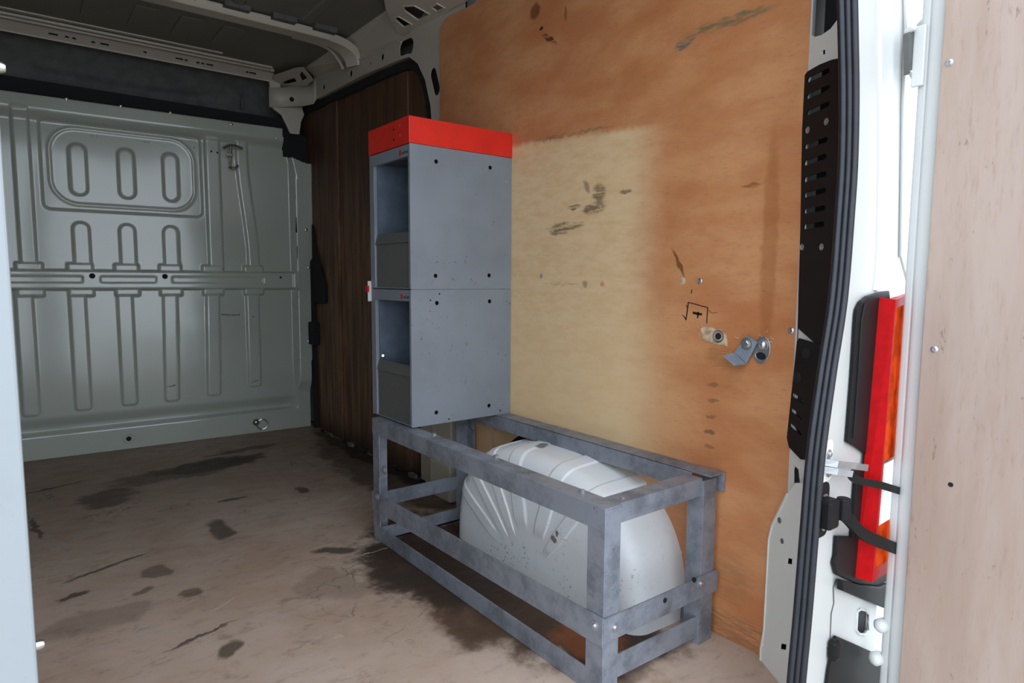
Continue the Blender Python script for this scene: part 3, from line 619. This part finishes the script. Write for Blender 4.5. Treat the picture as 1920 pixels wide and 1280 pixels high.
ang('top_rail', [(-.030, .024, FY0-.004, FY1+.02, FH-T+.004, FH+.004), (-.030, -.026, FY0+.05, FY1, FH-.044, FH+.003), (.022, .026, FY0-.006, FY0+.06, FH-.045, FH+.003)])
ang('end_rail', [(FX+.046, -.045, FY0+.008, FY0+.012, FH-.044, FH-.001), (FX+.046, -.045, FY0+.010, FY0+.055, FH-.005, FH-.001)])
ang('end_rail', [(FX+.005, -.005, FY1-.014, FY1-.010, FH-.05, FH-.002)])
def bar(name, p, q, h, t, axis):       # flat bar between p and q (lower edge points), h high
    p = Vector(p); q = Vector(q); N = Vector(axis)*t
    bm = BM(); v = [bm.verts.new(w) for w in (p, q, q+Vector((0,0,h)), p+Vector((0,0,h)), p+N, q+N, q+N+Vector((0,0,h)), p+N+Vector((0,0,h)))]
    for f_ in ((0,1,2,3),(4,7,6,5),(0,4,5,1),(1,5,6,2),(2,6,7,3),(3,7,4,0)): bm.faces.new([v[i] for i in f_])
    return obj(name, bm, MT['steel'], fr, bevel=.0006, seg=1)
bar('middle_bar', (FX-.006, FY0-.004, .118), (FX-.006, FY1, .100), .062, .005, (1,0,0))
bar('middle_bar', (FX-.004, FY0-.006, .126), (.010, FY0-.006, .122), .052, .005, (0,1,0))
bar('middle_bar', (FX+.002, FY1-.002, .100), (.0, FY1-.002, .100), .05, .004, (0,1,0))
lrail('bottom_rail', FX-.0012, .0008, 1, 1, .050, .049, FY0+.004, FY1-.002)
bar('bottom_rail', (FX+.044, FY0+.006, .026), (-.046, FY0+.006, .018), .052, .004, (0,1,0))
ang('bottom_rail', [(FX+.004, -.004, FY1-.055, FY1-.051, .0045, .05), (FX+.004, -.004, FY1-.055, FY1-.006, .0045, .009)])
ang('bottom_rail', [(-.006, -.002, FY0+.03, .648, .0015, .045)])
for q in [(-0.341, 1.293, 0.41), (-0.333, 0.996, 0.41), (-0.348, 0.662, 0.41)]: bolt('bolt', q, (0,0,1), fr, .0075, .007, washer=False)
for q in [(-0.386, 0.578, 0.157), (-0.386, 1.584, 0.152)]: bolt('bolt', q, (-1,0,0), fr, .006, .005)
bolt('bolt', (-0.38, 1.539, 0.253), (-1,0,0), fr, .008, .007)
for q in [(-0.351, 0.554, 0.152), (-0.058, 0.554, 0.159)]: bolt('bolt', q, (0,-1,0), fr, .006, .005)
for q in [(-0.189, 0.554, 0.16), (-0.083, 0.554, 0.176)]: obj('bar_hole', lathe(q, (0,-1,0), [(-.004, .006), (.0006, .006)], 12), MT['void'], fr)
bolt('bolt', (-0.302, 0.586, 0.409), (0,0,1), fr, .005, .003, washer=False)
bolt('bolt', (-0.005, 1.58, 0.336), (-1,0,0), fr, .006, .005)

# ================================================================== STORAGE CABINETS
CX, CB, CY0, CY1 = -.353, .0285, 1.4033, 1.6734
def cabinet(z0, z1, label, cap, flap_h, holes, tiny, scr):
    k = empty('storage_cabinet', ((CX+CB)/2, (CY0+CY1)/2, z0)); tag(k, label, 'cabinet', 'stacked storage cabinets')
    t = .002; XZ = ((1,0,0), (0,0,1))
    hl = [circ((x, CY0, z), *XZ, .0068, 12) for x, z in holes] + [circ((x, CY0, z), *XZ, .003, 8) for x, z in tiny]
    obj('side_panel', plate([(CX, CY0, z0), (CB, CY0, z0), (CB, CY0, z1), (CX, CY0, z1)], (0, t, 0), hl), MT['cab'], k)
    obj('inner_side', bx(CX+.02, CB-.002, CY0+.012, CY0+.014, z0+.004, z1-.004), MT['black'], k)  # coloured black to stand in for shade seen through the side holes
    obj('side_panel', bx(CX, CB, CY1-t, CY1, z0, z1), MT['cab'], k)
    obj('back_panel', bx(CB-t, CB, CY0+t, CY1-t, z0, z1), MT['cab'], k)
    obj('top_panel', bx(CX+.002, CB-t, CY0+t, CY1-t, z1-.004, z1-.001), MT['cab'], k)
    obj('bottom_panel', bx(CX+.002, CB-t, CY0+t, CY1-t, z0+.001, z0+.004), MT['cab'], k)
    obj('header', bx(CX, CX+.014, CY0+t, CY1-t, z1-.036, z1-.001), MT['cab'], k, bevel=.0015)
    obj('stile', bx(CX, CX+.016, CY0+t, CY0+.011, z0+.002, z1-.036), MT['cab'], k, bevel=.001)
    obj('stile', bx(CX, CX+.012, CY1-.030, CY1-t, z0+.002, z1-.036), MT['cab'], k, bevel=.001)
    obj('inner_side', bx(CX+.012, CB-.004, CY1-.034, CY1-.030, z0+.004, z1-.03), MT['slate'], k)
    fl = obj('front_flap', bx(CX+.006, CX+.009, CY0+.012, CY1-.031, z0+.003, z0+flap_h-.03), MT['flap'], k, bevel=.001)
    obj('flap_lip', plate([(CX+.001, CY0+.012, z0+flap_h-.032), (CX+.001, CY1-.031, z0+flap_h-.032), (CX+.010, CY1-.031, z0+flap_h), (CX+.010, CY0+.012, z0+flap_h)], (.003, 0, 0)), MT['flap'], fl)
    # small maker's sticker: red square and a few dark letters
    st = obj('sticker', bx(CX-.0006, CX, CY0+.052, CY0+.064, z1-.030, z1-.014), MT['redbtn'], k)
    for i, (w, h) in enumerate(((.004, .007), (.004, .006), (.003, .009), (.005, .006), (.004, .008))):
        obj('sticker_letter', bx(CX-.0006, CX, CY0+.046-i*.0075-w, CY0+.046-i*.0075, z1-.027, z1-.027+h), MT['ink'], st)
    if cap:
        rc = obj('red_cap', bx(CX-.002, CB+.002, CY0-.002, CY1+.002, z1+.001, z1+.079), MT['red'], k, bevel=.0015)
        for y, z, mt in ((1.458, .058, 'zinc'), (1.458, .030, 'zinc'), (1.498, .054, 'void'), (1.498, .024, 'void')):
            obj('cap_rivet', lathe((CX-.002, y, z1+z), (-1,0,0), [(-.002, .004), (.0006, .004)], 10), MT[mt], rc)
    return k
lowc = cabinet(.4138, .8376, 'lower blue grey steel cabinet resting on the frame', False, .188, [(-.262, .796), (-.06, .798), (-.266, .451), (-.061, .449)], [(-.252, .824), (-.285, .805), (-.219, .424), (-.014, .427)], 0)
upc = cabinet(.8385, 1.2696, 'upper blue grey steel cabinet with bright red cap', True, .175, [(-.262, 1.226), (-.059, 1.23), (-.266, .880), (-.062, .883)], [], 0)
la = obj('latch_plate', bx(CX-.012, CX+.01, CY1, CY1+.003, .795, .862), MT['door_white'], lowc, bevel=.001)
obj('latch_button', lathe((CX-.004, CY1+.003, .836), (-.25, 1, 0), [(-.002, .013), (.008, .013), (.013, .010), (.014, .004)], 16), MT['redbtn'], la, smooth=True)
bolt('clip', (-.335, CY1-.036, .612), (-.3, -1, .2), lowc, .006, .02, MT['chrome'], False)

# ================================================================== FITTINGS ON THE PLY WALL
bp_ = [(0.016, 0.509, 0.747), (0.016, 0.481, 0.734), (0.016, 0.506, 0.682), (0.016, 0.538, 0.705)]
k = empty('angle_bracket', bp_[0]); tag(k, 'small bent grey angle bracket bolted to the orange plywood', 'bracket')
c0 = sum((Vector(p) for p in bp_), Vector())/4
obj('bracket_plate', plate(bp_, (.003, 0, 0)), MT['bracket'], k, bevel=.001)
ft = [bp_[3], bp_[2]] + [(-0.02, 0.513, 0.68), (-0.02, 0.543, 0.7)]
nn = (Vector(ft[1])-Vector(ft[0])).cross(Vector(ft[3])-Vector(ft[0])).normalized()*.003
fo = obj('bracket_foot', plate(ft, nn), MT['bracket'], k, bevel=.0008)
bolt('bolt', (0.015, 0.506, 0.727), (-1,0,0), k, .0085, .007)
obj('spacer', lathe((0.03, 0.514, 0.724), (-1,0,0), [(0, .010), (.0115, .010)], 14), MT['zinc'], k)
oc = Vector((0.029, 0.476, 0.715))
k = empty('oval_eye_plate', oc); tag(k, 'oval metal eye plate with domed bolt beside the bracket', 'eye plate')
ol = circ(oc, (0,1,.15), (0,-.15,1), .021, 24, .031)
hole = circ(oc+Vector((0, .001, -.0135)), (0,1,.15), (0,-.15,1), .0125, 16, .0085)
obj('eye_rim', plate(ol, (-.003, 0, 0), [hole]), MT['zinc'], k, bevel=.0012)
obj('eye_void', plate(hole, (-.0008, 0, 0)), MT['void'], k)
obj('dome_bolt', lathe(oc+Vector((-.003, -.003, .012)), (-1,0,0), [(-.002, .0125), (.002, .0125), (.006, .010), (.009, .0055), (.0095, .003), (.008, .0025)], 18), MT['zinc'], k, smooth=True)

# ================================================================== REAR PILLAR BESIDE THE PLY
# inner panel: from the ply edge (.03, .40) to the door seal (-.20, .22)
PN = Vector((-.853, .521, 0))
po = [(0.0462, 0.4265, 1.4588), (0.0354, 0.4089, 1.1811), (0.0235, 0.3894, 0.7417), (0.028, 0.3967, 0.4819), (0.0297, 0.3995, 0.3964), (-0.0111, 0.3328, 0.4235), (-0.0163, 0.3243, 0.5061), (-0.0315, 0.2994, 0.7519), (-0.0434, 0.2798, 0.9692), (-0.0394, 0.2863, 1.1986), (-0.0275, 0.3059, 1.4005)]
topL = (.035, .404, 1.90); topR = (po[-1][0], po[-1][1], 1.90)
po = [topL] + po[:5] + [po[5], po[6], po[7], po[8], po[9], po[10], topR]
hu = [(0.0408, 0.4178, 1.4546), (0.0406, 0.4174, 1.4277), (0.0372, 0.4118, 1.3986), (0.0313, 0.4021, 1.3795), (0.0218, 0.3866, 1.3676), (0.009, 0.3657, 1.3619), (-0.0066, 0.3401, 1.3631), (-0.0168, 0.3233, 1.3716), (-0.0196, 0.3188, 1.3872), (-0.0158, 0.3251, 1.4684), (0.0439, 0.4228, 1.5208)]
ho = [hu] + [circ(c, (-.521,-.853,0), (0,0,1), a, 10) for c, a in [((0.0365, 0.4106, 1.3606), 0.008)]]
ho.append([(0.0066, 0.3617, 1.3304), (0.001, 0.3525, 1.3298), (0.0006, 0.3518, 1.3204), (0.0062, 0.361, 1.3209)])
hv = [(0.0215, 0.3861, 0.4617), (0.0187, 0.3815, 0.4728), (0.0109, 0.3687, 0.4679), (0.0064, 0.3614, 0.4412), (0.0074, 0.3631, 0.4171), (0.0136, 0.3731, 0.4095), (0.0196, 0.383, 0.4211)]
ho.append(hv)
ho.append([(0.0316, 0.4026, 1.2771), (0.0253, 0.3922, 1.2927), (-0.0126, 0.3303, 1.2929), (-0.0284, 0.3043, 1.1039), (-0.0282, 0.3048, 0.9197), (-0.0175, 0.3223, 0.7925), (0.0172, 0.3791, 0.7883), (0.0219, 0.3867, 0.9787), (0.0291, 0.3985, 1.1784)])
ho.append([(0.0162, 0.3773, 0.7203), (-0.0112, 0.3326, 0.7208), (-0.0063, 0.3405, 0.5688), (0.0104, 0.3679, 0.5265), (0.0247, 0.3913, 0.555), (0.0204, 0.3842, 0.6733)])
rp = obj('trim_5', plate(po, PN*-.003, ho), MT['white_in']); struct(rp, 'white steel inner rear pillar between plywood and door seal')
obj('pillar_backing', plate([Vector(p)-PN*.03 for p in [(.03, .40, 1.9), (.03, .40, .45), (-.045, .277, .45), (-.045, .277, 1.9)]], PN*-.003), MT['void'], rp)
# black slotted vent trims
vo = [(0.0358, 0.4095, 1.2794), (0.0346, 0.4075, 1.2971), (0.0288, 0.398, 1.3033), (0.0063, 0.3612, 1.3034), (-0.0149, 0.3265, 1.2994), (-0.0247, 0.3104, 1.2952), (-0.0372, 0.2899, 1.1009), (-0.0363, 0.2915, 0.8986), (-0.0249, 0.3102, 0.7346), (0.0227, 0.3881, 0.7705), (0.0246, 0.3911, 0.833), (0.0271, 0.3953, 0.9795), (0.0333, 0.4054, 1.1802)]
vs = []
for a, b in [[(0.0259, 0.3932, 1.2846), (-0.0095, 0.3354, 1.2816)], [(0.0253, 0.3924, 1.2511), (-0.011, 0.3329, 1.2494)], [(0.0238, 0.3898, 1.2171), (-0.0125, 0.3304, 1.2171)], [(0.0247, 0.3913, 1.1495), (-0.012, 0.3312, 1.1488)], [(0.0241, 0.3903, 1.1156), (-0.0117, 0.3317, 1.117)], [(0.0225, 0.3877, 1.0812), (-0.0133, 0.3291, 1.0823)], [(0.021, 0.3853, 1.0491), (-0.0139, 0.3281, 1.0499)], [(0.0195, 0.3828, 1.0158), (-0.0146, 0.327, 1.0153)], [(0.019, 0.382, 0.9838), (-0.0142, 0.3277, 0.984)]]:
    vs.append(slot(a, b, .0052, PN))
vp = obj('vent_trim', plate([Vector(p)+PN*.004 for p in vo], PN*-.003, [[tuple(Vector(p)+PN*.004) for p in h] for h in vs]), MT['black'], rp)
v2 = [(0.0214, 0.3859, 0.7421), (0.0175, 0.3796, 0.7497), (-0.01, 0.3345, 0.7458), (-0.0272, 0.3063, 0.7437), (-0.0198, 0.3185, 0.619), (-0.0105, 0.3337, 0.5007), (0.0026, 0.3551, 0.4947), (0.027, 0.3951, 0.5088), (0.0324, 0.4039, 0.5276)]
vs2 = [slot(a, b, .0045, PN) for a, b in [[(0.0247, 0.3912, 0.6255), (0.0031, 0.356, 0.6193)], [(0.0253, 0.3922, 0.5913), (0.0046, 0.3585, 0.5845)], [(0.0259, 0.3933, 0.558), (0.0051, 0.3593, 0.5499)]]]
obj('vent_trim', plate([Vector(p)+PN*.006 for p in v2], PN*-.003, [[tuple(Vector(p)+PN*.006) for p in h] for h in vs2]), MT['black'], rp)
for q in [(-0.0113, 0.3324, 1.184), (0.0221, 0.3871, 1.182), (-0.0144, 0.3273, 0.9386), (0.0222, 0.3873, 0.9421)]: screw('trim_screw', Vector(q)+PN*.004, PN, rp, .007)
for q in [(0.0168, 0.3784, 0.6651), (0.0017, 0.3537, 0.7212)]: obj('trim_clip', lathe(Vector(q)+PN*.006, PN, [(-.001, .014), (.002, .012), (.004, .006)], 14), MT['foam'], rp, smooth=True)
# pale brackets showing through the slots
for z in (1.20, 1.16, 1.12, 1.04, 1.0, .96): obj('vent_backing', bx(.012, .016, .31, .34, z-.012, z+.006), MT['white_in'], rp)
# lower box of the pillar stands proud of the ply
lo = [(-0.0266, 0.3709, 0.4219), (0.0039, 0.4193, 0.3292), (0.0098, 0.4287, 0.2939), (0.0112, 0.4309, 0.0784), (0.0107, 0.4301, 0.0404), (0.0168, 0.4398, 0.0271), (0.0157, 0.4379, -0.0824), (-0.061, 0.3164, 0.0155), (-0.0705, 0.3013, 0.3677), (-0.0715, 0.2997, 0.4724), (-0.0408, 0.3484, 0.4538)]
PM = Vector((-.846, .533, 0))
hq = [[(-0.0332, 0.3604, 0.2853), (-0.0432, 0.3447, 0.2913), (-0.0426, 0.3455, 0.2792), (-0.0327, 0.3613, 0.273)], [(-0.0275, 0.3695, 0.0881), (-0.0399, 0.3498, 0.0996), (-0.0394, 0.3507, 0.087), (-0.0269, 0.3705, 0.0753)]]
obj('pillar_foot', plate(lo, PM*-.004, hq), MT['white_in'], rp, bevel=.0015)
obj('foot_return', sweep([(-0.0266, 0.3709, 0.4219), (0.0039, 0.4193, 0.3292), (0.0098, 0.4287, 0.2939), (0.0112, 0.4309, 0.0784), (0.0168, 0.4398, 0.0271), (0.0157, 0.4379, -0.0824)], [(-.001, -.002), (.004, -.002), (.004, .016), (-.001, .016)], up=(1,-1,0)), MT['white_in'], rp)
obj('foot_backing', plate([Vector(p)-PM*.02 for p in ((-.006, .404, .02), (-.05, .334, .02), (-.05, .334, .36), (-.006, .404, .36))], PM*-.002), MT['void'], rp)
for q, rad in [((-0.0214, 0.3792, 0.3135), 0.006), ((-0.0134, 0.3918, 0.354), 0.007)]:
    obj('plug', lathe(Vector(q)+PM*.001, PM, [(-.002, rad), (.001, rad*.9), (.001, rad*.4)], 10), MT['headliner'], rp)

obj('pillar_return', plate([(-.047, .272, 0), (-.150, .232, 0), (-.150, .232, 1.9), (-.047, .272, 1.9)], (.003, .003, 0)), MT['white_in'], rp)
# rubber door seal: three rounded ridges side by side
sc_ = [(-0.22, 0.222, 1.486), (-0.199, 0.222, 1.378), (-0.182, 0.222, 1.282), (-0.166, 0.222, 1.182), (-0.157, 0.222, 1.077), (-0.158, 0.222, 0.987), (-0.166, 0.222, 0.84), (-0.192, 0.222, 0.711), (-0.215, 0.222, 0.573), (-0.224, 0.222, 0.431), (-0.232, 0.222, 0.287), (-0.242, 0.222, 0.162), (-0.247, 0.222, 0.043)]
sc_ = [(sc_[0][0]-.02, .222, 1.75)] + sc_
bm = BM(); pth = smooth_path(sc_, 6)
for dx, dy, rad in ((-.0048, .0085, .0062), (.0004, .0, .0056), (.0052, -.0080, .0064)):
    sweep([p+Vector((dx, dy, 0)) for p in pth], ring(rad, 10), up=(0,1,0), bm=bm)
ds = tag(obj('door_seal', bm, MT['rubber'], None, smooth=True), 'long dark ribbed rubber door seal along the rear pillar', 'seal')

# outer rear face of the pillar
NA, NB = (-.15, .228), (.16, .252); NN = Vector((.077, -.997, 0))
ro = [(-0.1516, 0.2279, 1.343), (-0.1163, 0.2306, 1.1747), (-0.1058, 0.2314, 0.9915), (-0.1179, 0.2305, 0.8393), (-0.1476, 0.2282, 0.7065), (-0.1732, 0.2262, 0.565), (-0.1916, 0.2248, 0.4225), (-0.2173, 0.2228, 0.1516), (-0.2216, 0.2225, 0.0924)]
ro = [(-.15, .228, 1.95)] + ro + [(-.16, .227, -.15), (.15, .251, -.15), (.15, .251, 1.95)]
hs = [(0.031, 0.242, 0.1966), (0.0486, 0.2434, 0.1961), (0.0806, 0.2459, 0.1823), (0.0983, 0.2472, 0.1676), (0.1011, 0.2474, 0.1308), (0.0834, 0.2461, 0.1269), (0.0513, 0.2436, 0.1405), (0.0312, 0.242, 0.1575)]
rf_ = obj('trim_6', plate(ro, NN*-.003, [hs]), MT['white']); struct(rf_, 'white painted outer rear corner of the van body')
obj('hole_backing', plate([Vector(p)-NN*.03 for p in ((-.13, .2295, .05), (.14, .2505, .05), (.14, .2505, .35), (-.13, .2295, .35))], NN*-.003), MT['void'], rf_)
obj('slot_surround', sweep([Vector(p)+NN*.001 for p in hs+hs[:1]], ring(.003, 6)), MT['white'], rf_, smooth=True)
# pressed ridge between the seal and the lamp, and the outer shoulder
obj('pillar_ridge', sweep(smooth_path([(-0.0521, 0.2356, 1.4257), (-0.0146, 0.2385, 1.2408), (0.0099, 0.2404, 1.0995), (0.0295, 0.2419, 0.9197), (0.0236, 0.2414, 0.8526)], 5), [(-.010, .004), (-.004, -.005), (.004, -.005), (.010, .004)], up=(-.077,.997,0)), MT['white'], rf_, smooth=True)
obj('pillar_shoulder', plate([(0.0574, 0.2441, 1.4795), (0.0914, 0.2467, 1.3529), (0.1028, 0.2476, 1.2143), (0.1461, 0.2509, 0.9231), (0.2133, 0.2561, 0.857), (0.4446, 0.274, 0.8686), (0.3165, 0.2641, 1.5639)], NN*.006), MT['white'], rf_, bevel=.003)
obj('sealant_line', sweep([(-0.0889, 0.2322, 0.3052), (-0.1025, 0.2312, 0.2938), (-0.0954, 0.2317, 0.2595), (-0.1056, 0.2309, 0.2419), (-0.1033, 0.2311, 0.1876), (-0.1168, 0.2301, 0.177)], ring(.0015, 5)), MT['headliner'], rf_)
obj('pillar_corner', bx(.128, .158, .255, .30, -.12, 1.95), MT['white'], rf_, bevel=.01, seg=3)

# tail lamp: black housing, red flank, red and amber lens, clear block
tl = empty('tail_light', (.07, .24, .25)); tag(tl, 'tall red and orange tail light in black housing', 'tail light')
hp = [(0.0769, 0.2436, 0.8523), (0.0354, 0.2404, 0.8505), (-0.0364, 0.2348, 0.8431), (-0.0668, 0.2324, 0.8336), (-0.0827, 0.2312, 0.8192), (-0.0853, 0.231, 0.8027), (-0.0855, 0.231, 0.7008), (-0.0914, 0.2305, 0.584), (-0.0923, 0.2305, 0.573), (-0.0454, 0.2341, 0.5547), (0.0291, 0.2399, 0.522), (0.0227, 0.2394, 0.508), (-0.0386, 0.2346, 0.5094), (-0.0405, 0.2345, 0.3778), (-0.1182, 0.2285, 0.4001), (-0.1179, 0.2285, 0.3619), (-0.126, 0.2279, 0.3488), (-0.1102, 0.2291, 0.3231), (-0.0026, 0.2374, 0.2701), (0.1238, 0.2472, 0.2239), (0.2187, 0.2545, 0.2126), (0.1959, 0.2528, 0.5573)]
hs_ = obj('housing', plate(hp, NN*.008), MT['black'], tl, bevel=.002)
obj('housing_rib', sweep([Vector(p)+NN*.009 for p in [(-0.0555, 0.2333, 0.8284), (-0.0667, 0.2325, 0.799), (-0.0672, 0.2324, 0.6991), (-0.0725, 0.232, 0.5779)]], ring(.003, 6), up=(0,1,0)), MT['black'], hs_, smooth=True)
A0, A1 = Vector((0.022, 0.233, 0.841)), Vector((-0.018, 0.23, 0.288)); B0, B1 = Vector((0.031, 0.206, 0.836)), Vector((0.006, 0.206, 0.28))
D0, D1 = Vector((.15, .222, .846)), Vector((.125, .222, .262))
def quad(name, a, b, c, d, mat, th, par, bev=.001): return obj(name, plate([tuple(a), tuple(b), tuple(c), tuple(d)], th), mat, par, bevel=bev)
quad('red_flank', A0, B0, B1, A1, MT['lens_dark'], (.003, .002, 0), tl)
def on(t, s): return (B0.lerp(B1, t)).lerp(D0.lerp(D1, t), s)
for t0, t1, s0, s1, mt, nm in ((0, .03, 0, 1, 'lens_red', 'red_lens'), (.03, .57, .10, 1, 'lens_amber', 'amber_lens'), (.03, .57, 0, .10, 'lens_red', 'red_lens'), (.57, .80, 0, .12, 'lens_red', 'red_lens'), (.58, .80, .12, 1, 'lens_clear', 'clear_lens'), (.80, .955, .10, 1, 'lens_amber', 'amber_lens'), (.80, 1, 0, .10, 'lens_red', 'red_lens'), (.955, 1, .1, 1, 'lens_red', 'red_lens')):
    quad(nm, on(t0, s0), on(t0, s1), on(t1, s1), on(t1, s0), MT[mt], (0, .016, 0), tl, .0015)
# black corner trim under the lamp and black flap lower down
ct = [(-0.1067, 0.2254, 0.3152), (-0.0142, 0.2325, 0.2754), (0.1113, 0.2422, 0.2284), (0.2211, 0.2507, 0.2071), (0.2424, 0.2524, 0.1497), (0.2018, 0.2492, 0.1426), (0.0523, 0.2377, 0.2158), (-0.1011, 0.2258, 0.2923)]
obj('lower_trim', plate(ct, NN*.012), MT['black'], tl, bevel=.003)
bf = [(-0.093, 0.2294, 0.1955), (0.015, 0.2378, 0.1353), (0.1485, 0.2481, 0.06), (0.1782, 0.2504, 0.0403), (0.2073, 0.2527, -0.0099), (0.2094, 0.2528, -0.1009), (-0.1325, 0.2264, 0.0619), (-0.1175, 0.2275, 0.1357)]
fl_ = tag(obj('corner_flap', plate(bf, NN*.005), MT['black'], bevel=.001), 'flat black plastic flap low on the rear corner', 'flap')
obj('flap_clip', bx(-.118, -.095, .212, .2295, .155, .195), MT['black'], fl_, bevel=.006)

# door check straps
dk = empty('check_strap', (-.13, .22, .50)); tag(dk, 'upper steel door check strap on a metal bracket', 'door strap')
kp = (-0.173, 0.215, 0.55)
obj('bracket', plate(rrect(kp[0]-.022, kp[0]+.022, kp[2]-.036, kp[2]+.040, .012, lambda a, b: (a, .2265, b)), (0, -.004, 0)), MT['white_in'], dk, bevel=.001)
for q in [(-0.168, 0.222, 0.564), (-0.166, 0.222, 0.53)]: bolt('bolt', q, (0,-1,0), dk, .005, .005)
obj('steel_link', sweep([(-0.184, 0.224, 0.552), (-0.171, 0.205, 0.55), (-0.125, 0.193, 0.541), (-0.086, 0.19, 0.532)], [(-.002, -.006), (.002, -.006), (.002, .006), (-.002, .006)]), MT['zinc'], dk, bevel=.0008)
obj('steel_link', sweep([(-0.182, 0.224, 0.538), (-0.169, 0.205, 0.536), (-0.14, 0.192, 0.53)], [(-.002, -.006), (.002, -.006), (.002, .006), (-.002, .006)]), MT['zinc'], dk, bevel=.0008)
obj('strap_arm', sweep(smooth_path([(-0.14, 0.196, 0.534), (-0.133, 0.194, 0.522), (-0.1, 0.193, 0.509), (-0.026, 0.192, 0.488), (0.081, 0.192, 0.453)], 5), [(-.003, -.007), (.003, -.007), (.003, .007), (-.003, .007)]), MT['black'], dk, smooth=True)
dk = empty('check_strap', (-.13, .22, .44)); tag(dk, 'lower curved black door check strap on a black box', 'door strap')
kp = (-0.184, 0.21, 0.464)
obj('strap_box', bx(kp[0]-.022, kp[0]+.014, .195, .2275, kp[2]-.026, kp[2]+.026), MT['black'], dk, bevel=.005)
obj('mount_plate', plate(rrect(kp[0]-.022, kp[0]+.026, kp[2]-.050, kp[2]+.050, .014, lambda a, b: (a, .2275, b)), (0, -.006, 0)), MT['black'], dk, bevel=.002)
for q in [(-0.176, 0.22, 0.485), (-0.176, 0.22, 0.434)]: bolt('bolt', q, (0,-1,0), dk, .005, .004)
obj('strap_arm', sweep(smooth_path([(-0.157, 0.207, 0.464), (-0.133, 0.198, 0.445), (-0.085, 0.194, 0.408), (-0.018, 0.192, 0.376), (0.084, 0.192, 0.332)], 5), [(-.004, -.011), (.004, -.011), (.004, .011), (-.004, .011)]), MT['black'], dk, smooth=True)
obj('strap_knuckle', lathe((-0.154, 0.198, 0.468), (0,0,1), [(-.020, .012), (.020, .012)], 14), MT['black'], dk, bevel=.003)

# ================================================================== RIGHT REAR DOOR, open
dr = obj('door_1', bx(.062, .115, -.60, .192, -.30, 1.85), MT['door_white'], bevel=.010, seg=4); struct(dr, 'open right rear door with white frame')
obj('door_lining', bx(.052, .062, -.56, .163, -.22, 1.80), MT['door_ply'], dr, bevel=.001)
obj('door_lip', bx(.066, .086, .188, .206, -.30, 1.85), MT['door_white'], dr, bevel=.006, seg=3)
for q in [(0.052, 0.15, 1.263), (0.052, 0.142, 0.745)]: screw('lining_screw', q, (-1,0,0), dr, .0065)
obj('lining_hole', lathe((0.052, 0.1, 0.497), (-1,0,0), [(-.002, .0045), (.0006, .0045)], 10), MT['void'], dr)
for q in [(0.062, 0.203, 0.17), (0.062, 0.209, 0.096)]:
    obj('door_buffer', lathe(Vector(q)+Vector((.005, .004, 0)), (-1, .3, 0), [(-.01, .014), (.006, .014), (.012, .009), (.014, .003)], 16), MT['white'], dr, smooth=True)
# hinge between pillar and door
hg = obj('hinge', bx(.057, .0655, .1935, .214, 1.235, 1.345), MT['white'], dr, bevel=.002)
obj('hinge_leaf', plate([(0.061, 0.212, 1.35), (0.088, 0.212, 1.366), (0.127, 0.212, 1.383), (0.142, 0.212, 1.297), (0.097, 0.212, 1.282), (0.064, 0.212, 1.271), (0.065, 0.212, 1.308)], (.0, .006, 0)), MT['door_white'], hg, bevel=.002)
obj('hinge_leaf', plate([(0.035, 0.214, 1.329), (0.062, 0.214, 1.342), (0.067, 0.214, 1.326), (0.073, 0.214, 1.277), (0.049, 0.214, 1.257)], (.0, .01, 0)), MT['headliner'], hg, bevel=.001)
obj('hinge_knuckle', lathe((0.089, 0.2, 1.327), (0,0,1), [(-.05, .007), (.05, .007)], 14), MT['white'], hg, smooth=True)
obj('hinge_arm', sweep([(0.046, 0.222, 1.335), (0.043, 0.212, 1.338), (0.046, 0.206, 1.338)], ring(.006, 8)), MT['white'], hg, smooth=True)
obj('hinge_foot', plate([(0.05, 0.212, 1.264), (0.122, 0.212, 1.289), (0.124, 0.212, 1.276), (0.109, 0.212, 1.26), (0.077, 0.212, 1.252)], (0, .008, 0)), MT['white'], hg, bevel=.002)

# ================================================================== PALE PANEL AT THE LEFT
lp = tag(obj('side_panel', bx(-1.45, -1.3005, .300, .322, .0, 1.80), MT['panel'], bevel=.002), 'smooth pale panel edge with bolt heads at far left', 'panel')
for q in [(-1.292, 0.311, 1.024), (-1.301, 0.311, 0.574)]:
    obj('edge_bolt', lathe((-1.3005, .311, q[2]), (1,0,0), [(-.002, .0042), (.003, .0042), (.0055, .003), (.006, .001)], 12), MT['chrome'], lp, smooth=True)
print('TRIS', sum(len(o.data.polygons) for o in bpy.data.objects if o.type == 'MESH'))
